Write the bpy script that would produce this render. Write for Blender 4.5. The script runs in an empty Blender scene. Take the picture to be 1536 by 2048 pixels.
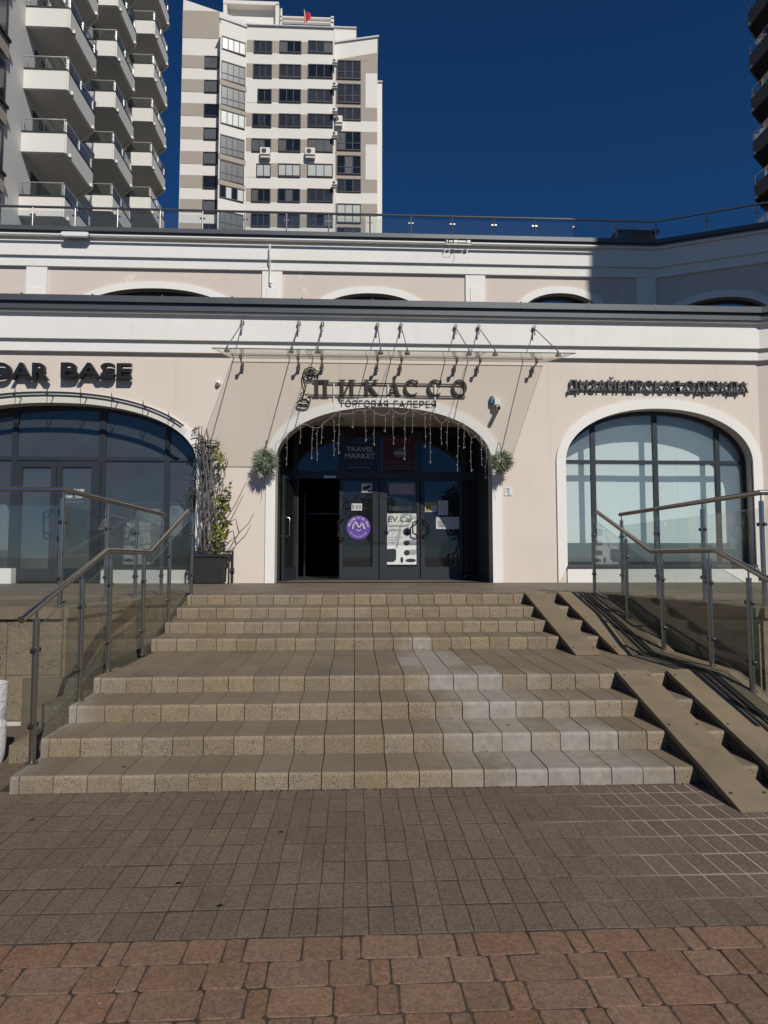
import bpy, bmesh, math, random
from math import sin, cos, pi, radians, sqrt
from mathutils import Vector, Matrix, Euler
from mathutils.geometry import tessellate_polygon
random.seed(7)
S = bpy.context.scene
COL = S.collection

# ------------------------------------------------------------------ camera, sky, sun, exposure
CAM_H, FPX, PITCH, YAW = 1.42, 1310.0, math.atan(87/1310.0), radians(2.6)
cd = bpy.data.cameras.new('camera'); cam = bpy.data.objects.new('camera', cd); COL.objects.link(cam)
cam.location = (0, 0, CAM_H); cam.rotation_euler = (pi/2 + PITCH, 0, -YAW)
cd.sensor_fit = 'VERTICAL'; cd.sensor_height = 32.0; cd.lens = FPX/2048*32.0
cd.clip_start = 0.05; cd.clip_end = 3000
S.camera = cam
SUN = Vector((0.67, -1.70, 1.57)).normalized()
w = bpy.data.worlds.new('World'); S.world = w; w.use_nodes = True
nt = w.node_tree; nt.nodes.clear()
sky = nt.nodes.new('ShaderNodeTexSky'); sky.sky_type = 'NISHITA'; sky.sun_disc = False
sky.sun_elevation = math.asin(SUN.z); sky.sun_rotation = math.atan2(SUN.x, SUN.y)
sky.altitude = 3000; sky.air_density = 1.0; sky.dust_density = 0.0; sky.ozone_density = 10.0
bg = nt.nodes.new('ShaderNodeBackground'); bg.inputs['Strength'].default_value = 0.054
wo = nt.nodes.new('ShaderNodeOutputWorld')
hs = nt.nodes.new('ShaderNodeHueSaturation'); hs.inputs['Saturation'].default_value = 1.12   # the whole sky a little deeper blue
nt.links.new(sky.outputs[0], hs.inputs['Color']); nt.links.new(hs.outputs[0], bg.inputs[0]); nt.links.new(bg.outputs[0], wo.inputs[0])
sd = bpy.data.lights.new('sun', 'SUN'); sd.energy = 3.8; sd.angle = radians(0.5); sd.color = (1.0, 0.95, 0.88)
sun = bpy.data.objects.new('sun', sd); COL.objects.link(sun)
sun.rotation_euler = (-SUN).to_track_quat('-Z', 'Y').to_euler(); sun.location = SUN*60
S.view_settings.view_transform = 'Standard'; S.view_settings.look = 'None'
S.view_settings.gamma = 1.0; S.view_settings.exposure = 0.0; S.view_settings.use_curve_mapping = False
S.cycles.max_bounces = 10; S.cycles.transparent_max_bounces = 24; S.cycles.glossy_bounces = 5
S.cycles.caustics_reflective = False; S.cycles.caustics_refractive = False

RC = Euler((pi/2 + PITCH, 0, -YAW)).to_matrix(); C0 = Vector((0, 0, CAM_H))
def at(px, py, Y=None, Z=None, X=None):
    """point where the line of sight of a photograph pixel meets a plane of the place"""
    d = RC @ Vector(((px-768)/FPX, -(py-1024)/FPX, -1))
    t = (Y/d.y) if Y is not None else ((Z-CAM_H)/d.z if Z is not None else X/d.x)
    return C0 + d*t

# ------------------------------------------------------------------ materials
def _n(t, typ, **kw):
    n = t.nodes.new(typ)
    for k, v in kw.items(): setattr(n, k, v)
    return n
def _math(t, op, a, b=None, clamp=False):
    n = _n(t, 'ShaderNodeMath', operation=op, use_clamp=clamp)
    for i, q in enumerate((a, b)):
        if q is None: continue
        if hasattr(q, 'is_linked'): t.links.new(q, n.inputs[i])
        else: n.inputs[i].default_value = q
    return n.outputs[0]
def _mix(t, fac, a, b, mode='MIX'):
    n = _n(t, 'ShaderNodeMix', data_type='RGBA', blend_type=mode)
    for q, idx in ((fac, 0), (a, 6), (b, 7)):
        if hasattr(q, 'is_linked'): t.links.new(q, n.inputs[idx])
        elif idx == 0: n.inputs[0].default_value = q
        else: n.inputs[idx].default_value = (*q, 1) if len(q) == 3 else q
    return n.outputs[2]
def _ramp(t, x, lo, hi):
    n = _n(t, 'ShaderNodeMapRange'); n.clamp = True
    t.links.new(x, n.inputs[0]); n.inputs[1].default_value = lo; n.inputs[2].default_value = hi
    return n.outputs[0]
def _noise(t, vec, scale, detail=4, rough=0.6):
    n = _n(t, 'ShaderNodeTexNoise'); n.inputs['Scale'].default_value = scale
    n.inputs['Detail'].default_value = detail; n.inputs['Roughness'].default_value = rough
    t.links.new(vec, n.inputs['Vector']); return n.outputs[0]
MATS = {}
def mat(name, base, rough=0.7, metal=0.0, big=None, fine=None, rand=0.0, bump=None, speck=None, stain=None, spec=0.4, emit=None, streak=None):
    """big=(scale, amount) blotches; fine=(scale, amount) grain; rand = amount per piece;
    bump=(scale, metres); speck=(scale, size, colour); stain=(scale, lo, hi, colour)"""
    m = bpy.data.materials.new(name); m.use_nodes = True; t = m.node_tree
    p = t.nodes['Principled BSDF']
    p.inputs['Roughness'].default_value = rough; p.inputs['Metallic'].default_value = metal
    p.inputs['Specular IOR Level'].default_value = spec
    pos = _n(t, 'ShaderNodeNewGeometry').outputs['Position']
    col = None
    def cur(): return col if col is not None else base
    if stain:
        f = _ramp(t, _noise(t, pos, stain[0], 5), stain[1], stain[2]); col = _mix(t, f, cur(), stain[3])
    if streak:   # narrow vertical runs of dirt
        mp = _n(t, 'ShaderNodeMapping'); mp.inputs['Scale'].default_value = (streak[0], streak[0], 0.35)
        t.links.new(pos, mp.inputs[0])
        f = _math(t, 'MULTIPLY', _ramp(t, _noise(t, mp.outputs[0], 1.0, 5), 0.55, 0.8), streak[1])
        col = _mix(t, f, cur(), streak[2])
    if speck:
        v = _n(t, 'ShaderNodeTexVoronoi'); v.inputs['Scale'].default_value = speck[0]; t.links.new(pos, v.inputs['Vector'])
        f = _ramp(t, v.outputs['Distance'], speck[1]*1.25, speck[1])
        g = _ramp(t, _noise(t, pos, speck[0]*0.12, 3), 0.4, 0.6)
        f = _math(t, 'MULTIPLY', f, g)
        v2 = _n(t, 'ShaderNodeTexVoronoi'); v2.inputs['Scale'].default_value = speck[0]*1.9; t.links.new(pos, v2.inputs['Vector'])
        sh = _n(t, 'ShaderNodeSeparateColor'); t.links.new(v2.outputs['Color'], sh.inputs[0])
        k = _math(t, 'ADD', _math(t, 'MULTIPLY', sh.outputs[0], 0.45), 0.775)
        col = _mix(t, 1.0, cur(), k, 'MULTIPLY')
        col = _mix(t, f, col, speck[2])
    for a in (big, fine):
        if a:
            k = _math(t, 'ADD', _math(t, 'MULTIPLY', _math(t, 'SUBTRACT', _noise(t, pos, a[0], 5, 0.65), 0.5), 2*a[1]*1.6), 1.0)
            col = _mix(t, 1.0, cur(), k, 'MULTIPLY')
    if rand:
        r = _n(t, 'ShaderNodeObjectInfo').outputs['Random']
        k = _math(t, 'ADD', _math(t, 'MULTIPLY', r, 2*rand), 1.0-rand)
        col = _mix(t, 1.0, cur(), k, 'MULTIPLY')
        hs = _n(t, 'ShaderNodeHueSaturation'); t.links.new(col, hs.inputs['Color'])
        r2 = _math(t, 'FRACT', _math(t, 'MULTIPLY', r, 17.3))
        t.links.new(_math(t, 'ADD', _math(t, 'MULTIPLY', r2, rand*1.6), 1-rand*0.8), hs.inputs['Saturation'])
        col = hs.outputs[0]
    if col is None: p.inputs['Base Color'].default_value = (*base, 1)
    else: t.links.new(col, p.inputs['Base Color'])
    if bump:
        b = _n(t, 'ShaderNodeBump'); b.inputs['Distance'].default_value = bump[1]; b.inputs['Strength'].default_value = 1.0
        t.links.new(_noise(t, pos, bump[0], 6, 0.7), b.inputs['Height']); t.links.new(b.outputs[0], p.inputs['Normal'])
    if emit: p.inputs['Emission Color'].default_value = (*emit[0], 1); p.inputs['Emission Strength'].default_value = emit[1]
    MATS[name] = m; return m
def glass(name, tint, r0=0.05, r1=0.7, rough=0.01, dirt=None, wave=None):
    m = bpy.data.materials.new(name); m.use_nodes = True; t = m.node_tree; t.nodes.clear()
    o = _n(t, 'ShaderNodeOutputMaterial'); tr = _n(t, 'ShaderNodeBsdfTransparent'); tr.inputs[0].default_value = (*tint, 1)
    g = _n(t, 'ShaderNodeBsdfGlossy'); g.inputs['Roughness'].default_value = rough; g.inputs[0].default_value = (1, 1, 1, 1)
    lw = _n(t, 'ShaderNodeLayerWeight'); lw.inputs['Blend'].default_value = 0.5
    pw = _math(t, 'POWER', lw.outputs['Facing'], 4.0)
    f = _math(t, 'ADD', _math(t, 'MULTIPLY', pw, r1-r0), r0)
    mx = _n(t, 'ShaderNodeMixShader'); t.links.new(f, mx.inputs[0]); t.links.new(tr.outputs[0], mx.inputs[1]); t.links.new(g.outputs[0], mx.inputs[2])
    last = mx.outputs[0]
    pos = _n(t, 'ShaderNodeNewGeometry').outputs['Position']
    if wave:
        b = _n(t, 'ShaderNodeBump'); b.inputs['Distance'].default_value = wave; t.links.new(_noise(t, pos, 0.8, 1), b.inputs['Height'])
        t.links.new(b.outputs[0], g.inputs['Normal'])
    if dirt:  # surface dirt; on the shop windows also a painted veil of reflected sky
        d = _n(t, 'ShaderNodeBsdfDiffuse'); d.inputs[0].default_value = (*dirt[1], 1)
        m2 = _n(t, 'ShaderNodeMixShader')
        t.links.new(_math(t, 'MULTIPLY', _math(t, 'ADD', _math(t, 'MULTIPLY', _noise(t, pos, 2.2, 3), 0.5), 0.6), dirt[0]), m2.inputs[0])
        t.links.new(last, m2.inputs[1]); t.links.new(d.outputs[0], m2.inputs[2]); last = m2.outputs[0]
    t.links.new(last, o.inputs[0]); MATS[name] = m; return m

mat('stucco_pink', (0.70, 0.62, 0.54), 0.9, big=(0.7, 0.05), fine=(60, 0.04), bump=(90, 0.0015), spec=0.2, stain=(0.9, 0.62, 0.85, (0.62, 0.55, 0.48)), streak=(5.0, 0.24, (0.50, 0.44, 0.37)))
mat('stucco_pink_patched', (0.66, 0.575, 0.505), 0.9, big=(1.2, 0.05), fine=(60, 0.03), bump=(90, 0.0015), spec=0.2, stain=(1.6, 0.60, 0.66, (0.76, 0.68, 0.61)))
mat('stucco_white', (0.80, 0.785, 0.74), 0.88, big=(0.8, 0.06), fine=(50, 0.03), bump=(90, 0.001), spec=0.2, streak=(6.0, 0.26, (0.60, 0.58, 0.53)))
mat('trim_white', (0.82, 0.80, 0.75), 0.85, big=(1.5, 0.03), fine=(50, 0.02), spec=0.2, streak=(7.0, 0.15, (0.6, 0.57, 0.52)))
mat('metal_flashing', (0.10, 0.108, 0.115), 0.42, 0.3, big=(1.3, 0.10), fine=(25, 0.05))
mat('frame_dark', (0.035, 0.042, 0.05), 0.45, 0.2, big=(3, 0.06))
mat('frame_black', (0.012, 0.013, 0.015), 0.5)
mat('steel', (0.45, 0.42, 0.385), 0.27, 1.0, big=(8, 0.06), fine=(90, 0.05))
mat('steel_dark', (0.10, 0.10, 0.10), 0.35, 0.9)
mat('steel_pale', (0.55, 0.55, 0.54), 0.35, 0.7)
mat('rod_steel', (0.22, 0.22, 0.21), 0.35, 0.9)
mat('letter_black', (0.016, 0.016, 0.018), 0.4)
mat('letter_grey', (0.055, 0.062, 0.068), 0.45)
mat('letter_bronze', (0.034, 0.032, 0.028), 0.5)
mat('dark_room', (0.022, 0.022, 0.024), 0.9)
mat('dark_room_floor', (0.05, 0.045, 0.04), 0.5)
mat('recess_ceiling', (0.66, 0.63, 0.58), 0.9, fine=(30, 0.03))
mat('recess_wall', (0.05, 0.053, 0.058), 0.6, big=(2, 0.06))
mat('blind_white', (0.86, 0.87, 0.85), 0.9, fine=(30, 0.015))
mat('white_plastic', (0.78, 0.78, 0.76), 0.45)
mat('paper_white', (0.72, 0.73, 0.70), 0.7)
mat('poster_white', (0.74, 0.76, 0.73), 0.5)
mat('poster_grey', (0.35, 0.36, 0.37), 0.5)
mat('poster_dark', (0.03, 0.035, 0.035), 0.5)
mat('poster_navy', (0.022, 0.034, 0.055), 0.5)
mat('poster_red', (0.085, 0.012, 0.016), 0.5)
mat('poster_text', (0.42, 0.43, 0.44), 0.6)
mat('poster_text_dim', (0.17, 0.15, 0.16), 0.6)
mat('poster_purple', (0.17, 0.085, 0.44), 0.45)
mat('print_green', (0.10, 0.14, 0.085), 0.6)
mat('print_yellow', (0.50, 0.40, 0.06), 0.6)
mat('print_blue', (0.05, 0.20, 0.32), 0.6)
mat('print_pink', (0.5, 0.33, 0.33), 0.6)
mat('stair_front', (0.262, 0.209, 0.144), 0.92, big=(3.5, 0.12), fine=(120, 0.18), rand=0.11, bump=(150, 0.004), spec=0.2, speck=(95, 0.26, (0.045, 0.032, 0.020)))
mat('stair_top', (0.172, 0.138, 0.096), 0.9, big=(2.5, 0.15), fine=(140, 0.12), rand=0.08, bump=(170, 0.002), spec=0.2, stain=(1.8, 0.55, 0.75, (0.142, 0.120, 0.089)))
mat('stair_core', (0.06, 0.05, 0.038), 0.95, big=(5, 0.2))
mat('concrete_dirty', (0.13, 0.112, 0.082), 0.95, big=(2.5, 0.22), fine=(70, 0.12), bump=(60, 0.004), spec=0.15, stain=(2.2, 0.5, 0.75, (0.075, 0.066, 0.05)))
mat('wall_panel', (0.225, 0.18, 0.12), 0.92, big=(2.0, 0.1), fine=(110, 0.12), rand=0.08, bump=(150, 0.004), spec=0.2, speck=(75, 0.30, (0.05, 0.036, 0.024)))
mat('plinth_pale', (0.52, 0.50, 0.42), 0.95, big=(6, 0.1), streak=(14.0, 0.6, (0.28, 0.27, 0.21)))
mat('terrace_tile', (0.16, 0.130, 0.098), 0.6, big=(1.8, 0.14), fine=(60, 0.06), rand=0.12, spec=0.35)
mat('paver_grey', (0.134, 0.101, 0.075), 0.9, big=(1.6, 0.14), fine=(170, 0.14), rand=0.09, bump=(220, 0.0012), spec=0.2, speck=(60, 0.055, (0.36, 0.31, 0.25)))
mat('paver_red', (0.182, 0.112, 0.074), 0.9, big=(3.0, 0.14), fine=(170, 0.12), rand=0.09, bump=(200, 0.0016), spec=0.2, stain=(7, 0.62, 0.8, (0.20, 0.098, 0.062)), speck=(55, 0.06, (0.40, 0.33, 0.27)))
mat('joint_sand', (0.055, 0.042, 0.030), 0.98, fine=(90, 0.3), bump=(80, 0.004))
mat('ramp_plate', (0.205, 0.160, 0.102), 0.75, big=(2.2, 0.14), fine=(80, 0.07), spec=0.25, stain=(3, 0.5, 0.75, (0.145, 0.118, 0.083)), bump=(90, 0.002))
mat('rubber', (0.02, 0.019, 0.018), 0.7)
mat('asphalt', (0.10, 0.088, 0.075), 0.95, big=(0.4, 0.15), fine=(60, 0.2))
mat('roof_felt', (0.06, 0.06, 0.06), 0.95)
mat('tower_white', (0.76, 0.725, 0.66), 0.9, big=(0.25, 0.03), fine=(6, 0.02), streak=(1.6, 0.12, (0.6, 0.57, 0.51)))
mat('tower_beige', (0.40, 0.345, 0.285), 0.9, big=(0.25, 0.03), fine=(6, 0.02))
mat('tower_grey', (0.63, 0.62, 0.60), 0.9, big=(0.3, 0.04), fine=(6, 0.02), streak=(1.6, 0.15, (0.43, 0.43, 0.42)))
mat('tower_soffit', (0.60, 0.58, 0.55), 0.9, big=(0.5, 0.05))
mat('tower_panel', (0.74, 0.72, 0.67), 0.85, big=(0.4, 0.03), streak=(1.2, 0.18, (0.6, 0.57, 0.5)))
mat('tower_frame', (0.03, 0.033, 0.037), 0.5)
mat('tower_frame_white', (0.62, 0.62, 0.60), 0.5)
mat('curtain_white', (0.62, 0.62, 0.58), 0.9, streak=(4.0, 0.4, (0.38, 0.38, 0.36)))
mat('curtain_green', (0.42, 0.47, 0.44), 0.9)
mat('curtain_dim', (0.16, 0.16, 0.165), 0.9, streak=(4.0, 0.6, (0.06, 0.06, 0.065)))
mat('tower_soffit_shaded', (0.07, 0.07, 0.07), 0.9, big=(0.5, 0.06))  # right tower's shade put into the colour of its soffits and panels
mat('tower_panel_shaded', (0.09, 0.09, 0.09), 0.85, big=(0.5, 0.06))
mat('flag_red', (0.55, 0.03, 0.025), 0.8)
mat('flag_green', (0.02, 0.22, 0.05), 0.8)
mat('leaf_yellow', (0.17, 0.17, 0.022), 0.6, rand=0.0, big=(9, 0.5), fine=(40, 0.35))
mat('leaf_grey', (0.19, 0.235, 0.15), 0.65, big=(14, 0.35), stain=(18, 0.5, 0.7, (0.42, 0.46, 0.36)))
mat('bark', (0.115, 0.095, 0.078), 0.9, fine=(60, 0.25), bump=(60, 0.004))
mat('twig_grey', (0.14, 0.135, 0.13), 0.85, fine=(60, 0.3))
mat('cable_white', (0.50, 0.49, 0.46), 0.5)
mat('planter_dark', (0.020, 0.021, 0.024), 0.65, big=(6, 0.15))
mat('soil', (0.03, 0.024, 0.018), 0.98)
mat('stone_white', (0.70, 0.70, 0.68), 0.9, big=(10, 0.1), bump=(28, 0.03))
mat('cloth_sage', (0.30, 0.34, 0.31), 0.95, stain=(28, 0.52, 0.56, (0.10, 0.12, 0.11)))
mat('cloth_pale', (0.40, 0.42, 0.39), 0.95, stain=(9, 0.5, 0.6, (0.24, 0.27, 0.25)))
mat('cloth_stripe', (0.45, 0.45, 0.43), 0.95, streak=(30.0, 0.7, (0.14, 0.14, 0.14)))
mat('pouf_beige', (0.42, 0.37, 0.28), 0.95)
mat('lamp_white', (0.35, 0.35, 0.33), 0.6)
glass('glass_shop', (0.74, 0.76, 0.76), 0.055, 0.8, wave=0.002, dirt=(0.09, (0.44, 0.5, 0.51)))  # dirt tint here is painted reflection: the grey sky veil on the pane
glass('glass_clear', (0.86, 0.91, 0.89), 0.055, 0.75)
glass('glass_door', (0.6, 0.62, 0.63), 0.040, 0.8, dirt=(0.03, (0.5, 0.5, 0.48)))
glass('glass_blue', (0.955, 0.99, 0.985), 0.05, 0.8, wave=0.002, dirt=(0.13, (0.60, 0.72, 0.73)))  # pale film stands in for sky mirrored in front of the blinds
glass('glass_rail', (0.93, 0.955, 0.945), 0.045, 0.7, dirt=(0.02, (0.5, 0.5, 0.46)))
glass('glass_canopy', (0.975, 0.975, 0.955), 0.045, 0.7, dirt=(0.05, (0.6, 0.6, 0.54)))
mat('glass_edge', (0.05, 0.085, 0.07), 0.2, spec=0.6)
glass('glass_upper', (0.4, 0.42, 0.44), 0.28, 0.85, wave=0.002)
glass('glass_tower', (0.30, 0.32, 0.34), 0.10, 0.8, wave=0.01)

# ------------------------------------------------------------------ mesh helpers
def org(o):
    v = Vector((0, 0, 0))
    while o is not None: v += o.location; o = o.parent
    return v
class MB:
    def __init__(s, M=None): s.v = []; s.f = []; s.m = []; s.M = M
    def add(s, vs, fs, mi=0):
        b = len(s.v)
        s.v += [tuple(s.M @ Vector(q)) if s.M else tuple(q) for q in vs]
        for f in fs: s.f.append([b+i for i in f]); s.m.append(mi)
        return s
    def box(s, x0, x1, y0, y1, z0, z1, mi=0):
        return s.add([(x0,y0,z0),(x1,y0,z0),(x1,y1,z0),(x0,y1,z0),(x0,y0,z1),(x1,y0,z1),(x1,y1,z1),(x0,y1,z1)],
              [(0,3,2,1),(4,5,6,7),(0,1,5,4),(1,2,6,5),(2,3,7,6),(3,0,4,7)], mi)
    def hexa(s, p, mi=0):
        return s.add(p, [(0,3,2,1),(4,5,6,7),(0,1,5,4),(1,2,6,5),(2,3,7,6),(3,0,4,7)], mi)
    def prism(s, poly, axis, a, b, mi=0, mi_side=None):
        """poly of 2-tuples; axis 'y': (x,z) along y; 'x': (y,z) along x; 'z': (x,y) along z"""
        put = {'y': lambda q, t: (q[0], t, q[1]), 'x': lambda q, t: (t, q[0], q[1]), 'z': lambda q, t: (q[0], q[1], t)}[axis]
        n = len(poly); vs = [put(q, a) for q in poly] + [put(q, b) for q in poly]
        s.add(vs, [tuple(range(n))[::-1], tuple(range(n, 2*n))], mi)
        b0 = len(s.v)-2*n
        for i in range(n):
            j = (i+1) % n; s.f.append([b0+i, b0+j, b0+n+j, b0+n+i]); s.m.append(mi if mi_side is None else mi_side)
        return s
    def ring(s, A, B, y0, y1, mi=0):
        """strip between two curves in x,z given thickness from y0 to y1"""
        n = len(A); vs = [(a[0], y0, a[1]) for a in A] + [(b[0], y0, b[1]) for b in B] + [(a[0], y1, a[1]) for a in A] + [(b[0], y1, b[1]) for b in B]
        fs = []
        for i in range(n-1):
            fs += [(i, i+1, n+i+1, n+i), (2*n+i, 3*n+i, 3*n+i+1, 2*n+i+1), (i, 2*n+i, 2*n+i+1, i+1), (n+i, n+i+1, 3*n+i+1, 3*n+i)]
        fs += [(0, n, 3*n, 2*n), (n-1, 3*n-1, 4*n-1, 2*n-1)]
        return s.add(vs, fs, mi)
    def holed(s, outer, holes, y0, y1, mi=0, mi_rev=None, back=True):
        """wall in x,z with openings, from y0 (front) to y1"""
        loops = [[Vector((q[0], q[1], 0)) for q in L] for L in [outer]+holes]
        flat = [q for L in loops for q in L]
        tri = tessellate_polygon(loops); n = len(flat)
        s.add([(q.x, y0, q.y) for q in flat] + [(q.x, y1, q.y) for q in flat],
              [tuple(t) for t in tri] + ([tuple(i+n for i in t) for t in tri] if back else []), mi)
        b0 = len(s.v)-2*n; k = 0
        for li, L in enumerate(loops):
            for i in range(len(L)):
                j = (i+1) % len(L); s.f.append([b0+k+i, b0+k+j, b0+n+k+j, b0+n+k+i]); s.m.append(mi if (mi_rev is None or li == 0) else mi_rev)
            k += len(L)
        return s
    def tube(s, pts, r, n=8, mi=0, cap=True):
        pts = [Vector(p) for p in pts]; rr = r if isinstance(r, (list, tuple)) else [r]*len(pts)
        b0 = len(s.v); vs = []
        up = None
        for i, p in enumerate(pts):
            d = ((pts[min(i+1, len(pts)-1)]-p).normalized() + (p-pts[max(i-1, 0)]).normalized())
            d = d.normalized() if d.length > 1e-6 else Vector((0, 0, 1))
            if up is None: up = Vector((0, 0, 1)) if abs(d.z) < 0.9 else Vector((0, 1, 0))
            x = d.cross(up).normalized(); y = x.cross(d).normalized(); up = y
            k = 1.0
            if 0 < i < len(pts)-1:
                c = (pts[i+1]-p).normalized().dot(d); k = 1/max(c, 0.5)
            for j in range(n):
                a = 2*pi*j/n; vs.append(p + (x*cos(a) + y*sin(a))*rr[i]*(k if False else 1))
        fs = [(i*n+j, i*n+(j+1) % n, (i+1)*n+(j+1) % n, (i+1)*n+j) for i in range(len(pts)-1) for j in range(n)]
        if cap: fs += [tuple(range(n))[::-1], tuple((len(pts)-1)*n+j for j in range(n))]
        return s.add(vs, fs, mi)
    def cyl(s, c, axis, r, h, n=16, mi=0):
        c = Vector(c); a = {'x': Vector((1,0,0)), 'y': Vector((0,1,0)), 'z': Vector((0,0,1))}[axis]
        return s.tube([c-a*h/2, c+a*h/2], r, n, mi)
    def lathe(s, c, prof, n=24, mi=0):
        vs = [(c[0]+r*cos(2*pi*j/n), c[1]+r*sin(2*pi*j/n), c[2]+z) for r, z in prof for j in range(n)]
        fs = [(i*n+j, i*n+(j+1) % n, (i+1)*n+(j+1) % n, (i+1)*n+j) for i in range(len(prof)-1) for j in range(n)]
        fs += [tuple(range(n))[::-1], tuple((len(prof)-1)*n+j for j in range(n))]
        return s.add(vs, fs, mi)
    def mesh(s, name, mats, o=Vector((0,0,0)), smooth=None, fix=True):
        me = bpy.data.meshes.new(name)
        me.from_pydata([(a-o.x, b-o.y, c-o.z) for a, b, c in s.v], [], s.f)
        for m in (mats if isinstance(mats, (list, tuple)) else [mats]): me.materials.append(MATS[m])
        me.polygons.foreach_set('material_index', s.m)
        if fix:
            bm = bmesh.new(); bm.from_mesh(me); bmesh.ops.recalc_face_normals(bm, faces=bm.faces); bm.to_mesh(me); bm.free()
        if smooth:
            me.shade_smooth(); me.set_sharp_from_angle(angle=radians(smooth))
        me.update(); return me
    def build(s, name, mats, parent=None, smooth=None, fix=True, loc=None):
        o = bpy.data.objects.new(name, None)
        base = org(parent) if parent else Vector(loc or (0, 0, 0))
        bpy.data.objects.remove(o)
        o = bpy.data.objects.new(name, s.mesh(name, mats, base, smooth, fix)); COL.objects.link(o)
        if parent: o.parent = parent
        else: o.location = base
        return o
def tag(o, label=None, cat=None, group=None, kind=None):
    if label: o['label'] = label
    if cat: o['category'] = cat
    if group: o['group'] = group
    if kind: o['kind'] = kind
    return o
def thing(name, loc, label, cat, group=None):
    o = bpy.data.objects.new(name, None); COL.objects.link(o); o.location = loc; o.empty_display_size = 0.2
    return tag(o, label, cat, group)
def piece(name, me, parent, loc, rot=None):
    o = bpy.data.objects.new(name, me); COL.objects.link(o); o.parent = parent
    o.location = Vector(loc)-org(parent)
    if rot: o.rotation_euler = rot
    return o
def text(body, parent, name, m, x0, x1, z0, z1, y, depth, bold=0.0, align='fit'):
    """flat or raised lettering facing the street (-y), fitted into x0..x1, z0..z1"""
    c = bpy.data.curves.new('t', 'FONT'); c.body = body; c.size = 1.0; c.offset = bold; c.extrude = 0.5; c.resolution_u = 4
    o = bpy.data.objects.new('t', c)
    me = bpy.data.meshes.new_from_object(o)
    bpy.data.objects.remove(o); bpy.data.curves.remove(c)
    xs = [v.co.x for v in me.vertices]; ys = [v.co.y for v in me.vertices]
    sx = (x1-x0)/(max(xs)-min(xs)); sy = (z1-z0)/(max(ys)-min(ys)); bx, by = min(xs), min(ys); B = org(parent)
    for v in me.vertices:
        a, b, cc = v.co
        v.co = (x0+(a-bx)*sx-B.x, y-(cc+0.5)*depth-B.y, z0+(b-by)*sy-B.z)
    me.materials.clear(); me.materials.append(MATS[m]); me.name = name
    q = bpy.data.objects.new(name, me); COL.objects.link(q); q.parent = parent; return q
def arch(xc, a, zs, b, zb, n=40, e=2.15):
    """left foot, up the jamb, over the crown, down to the right foot"""
    P = [(xc-a, zb)]
    for i in range(n+1):
        th = pi*(1-i/n); cx, sz = cos(th), sin(th)
        P.append((xc + a*math.copysign(abs(cx)**(2/e), cx), zs + b*abs(sz)**(2/e)))
    P.append((xc+a, zb)); return P
def offset_path(P, d):
    """shift a plan polyline towards the street by d (right-hand side of its direction)"""
    out = []
    for i, p in enumerate(P):
        ns = []
        if i > 0: t = (Vector(P[i])-Vector(P[i-1])).normalized(); ns.append(Vector((t.y, -t.x)))
        if i < len(P)-1: t = (Vector(P[i+1])-Vector(P[i])).normalized(); ns.append(Vector((t.y, -t.x)))
        n = sum(ns, Vector((0, 0))).normalized(); k = 1/max(n.dot(ns[0]), 0.3)
        out.append((p[0]+n.x*d*k, p[1]+n.y*d*k))
    return out
def band(mb, P, d0, d1, z0, z1, mi=0, z0b=None, z1b=None):
    """solid strip along plan path P between street offsets d0 (back) and d1 (front)"""
    A, B = offset_path(P, d0), offset_path(P, d1)
    z0b = z0 if z0b is None else z0b; z1b = z1 if z1b is None else z1b
    for i in range(len(P)-1):
        mb.hexa([(*B[i], z0), (*B[i+1], z0), (*A[i+1], z0b), (*A[i], z0b), (*B[i], z1), (*B[i+1], z1), (*A[i+1], z1b), (*A[i], z1b)], mi)
    return mb

# ------------------------------------------------------------------ levels of the place
YW, YD, YU = 11.88, 13.38, 15.80          # street wall, entrance doors, set-back upper wall
RY = [4.105, 4.485, 4.90, 5.34, 6.80, 7.27, 7.74, 8.20]
RZ = [0.10, 0.219, 0.338, 0.457, 0.576, 0.695, 0.814, 0.933]
ZP = RZ[-1]; ZT = 0.965
XL, XR = -2.045, 3.10                       # stair rails

# ------------------------------------------------------------------ ground and paving
g = MB(); g.add([(-400,-400,-0.06),(400,-400,-0.06),(400,600,-0.06),(-400,600,-0.06)], [(0,1,2,3)])
ground = tag(g.build('ground', 'asphalt', fix=False), 'brown asphalt street ground around the paving', None, kind='structure')
def chamfer_box(w, d, h, c):
    m = MB(); a, b = w/2, d/2
    vs = []
    for (ww, dd, z) in ((a, b, -h), (a, b, -c), (a-c, b-c, 0)):
        vs += [(-ww,-dd,z),(ww,-dd,z),(ww,dd,z),(-ww,dd,z)]
    fs = [(8,9,10,11)]
    for k in (0, 4): fs += [(k+i, k+(i+1) % 4, k+4+(i+1) % 4, k+4+i) for i in range(4)]
    return m.add(vs, fs)
def tumbled(w, d, h, r, c):
    m = MB(); vs = []; n = 0
    for (k, z) in ((0, -h), (0, -c*1.3), (c, 0)):
        ring = []
        for (sx, sy, a0) in ((1,-1,-90), (1,1,0), (-1,1,90), (-1,-1,180)):
            for s in range(3):
                a = radians(a0+45*s); jr = random.uniform(-.0025, .0025)
                ring.append((sx*(w/2-r)+(r-k+jr)*cos(a), sy*(d/2-r)+(r-k+jr)*sin(a), z))
        n = len(ring); vs += ring
    fs = [tuple(range(2*n, 3*n))] + [(k*n+i, k*n+(i+1) % n, (k+1)*n+(i+1) % n, (k+1)*n+i) for k in (0, 1) for i in range(n)]
    return m.add(vs, fs)
pm = MB(); pm.add([(-5.2,-2.0,-0.0022),(5.4,-2.0,-0.0022),(5.4,6.6,-0.0022),(-5.2,6.6,-0.0022)], [(0,1,2,3)])
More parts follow.
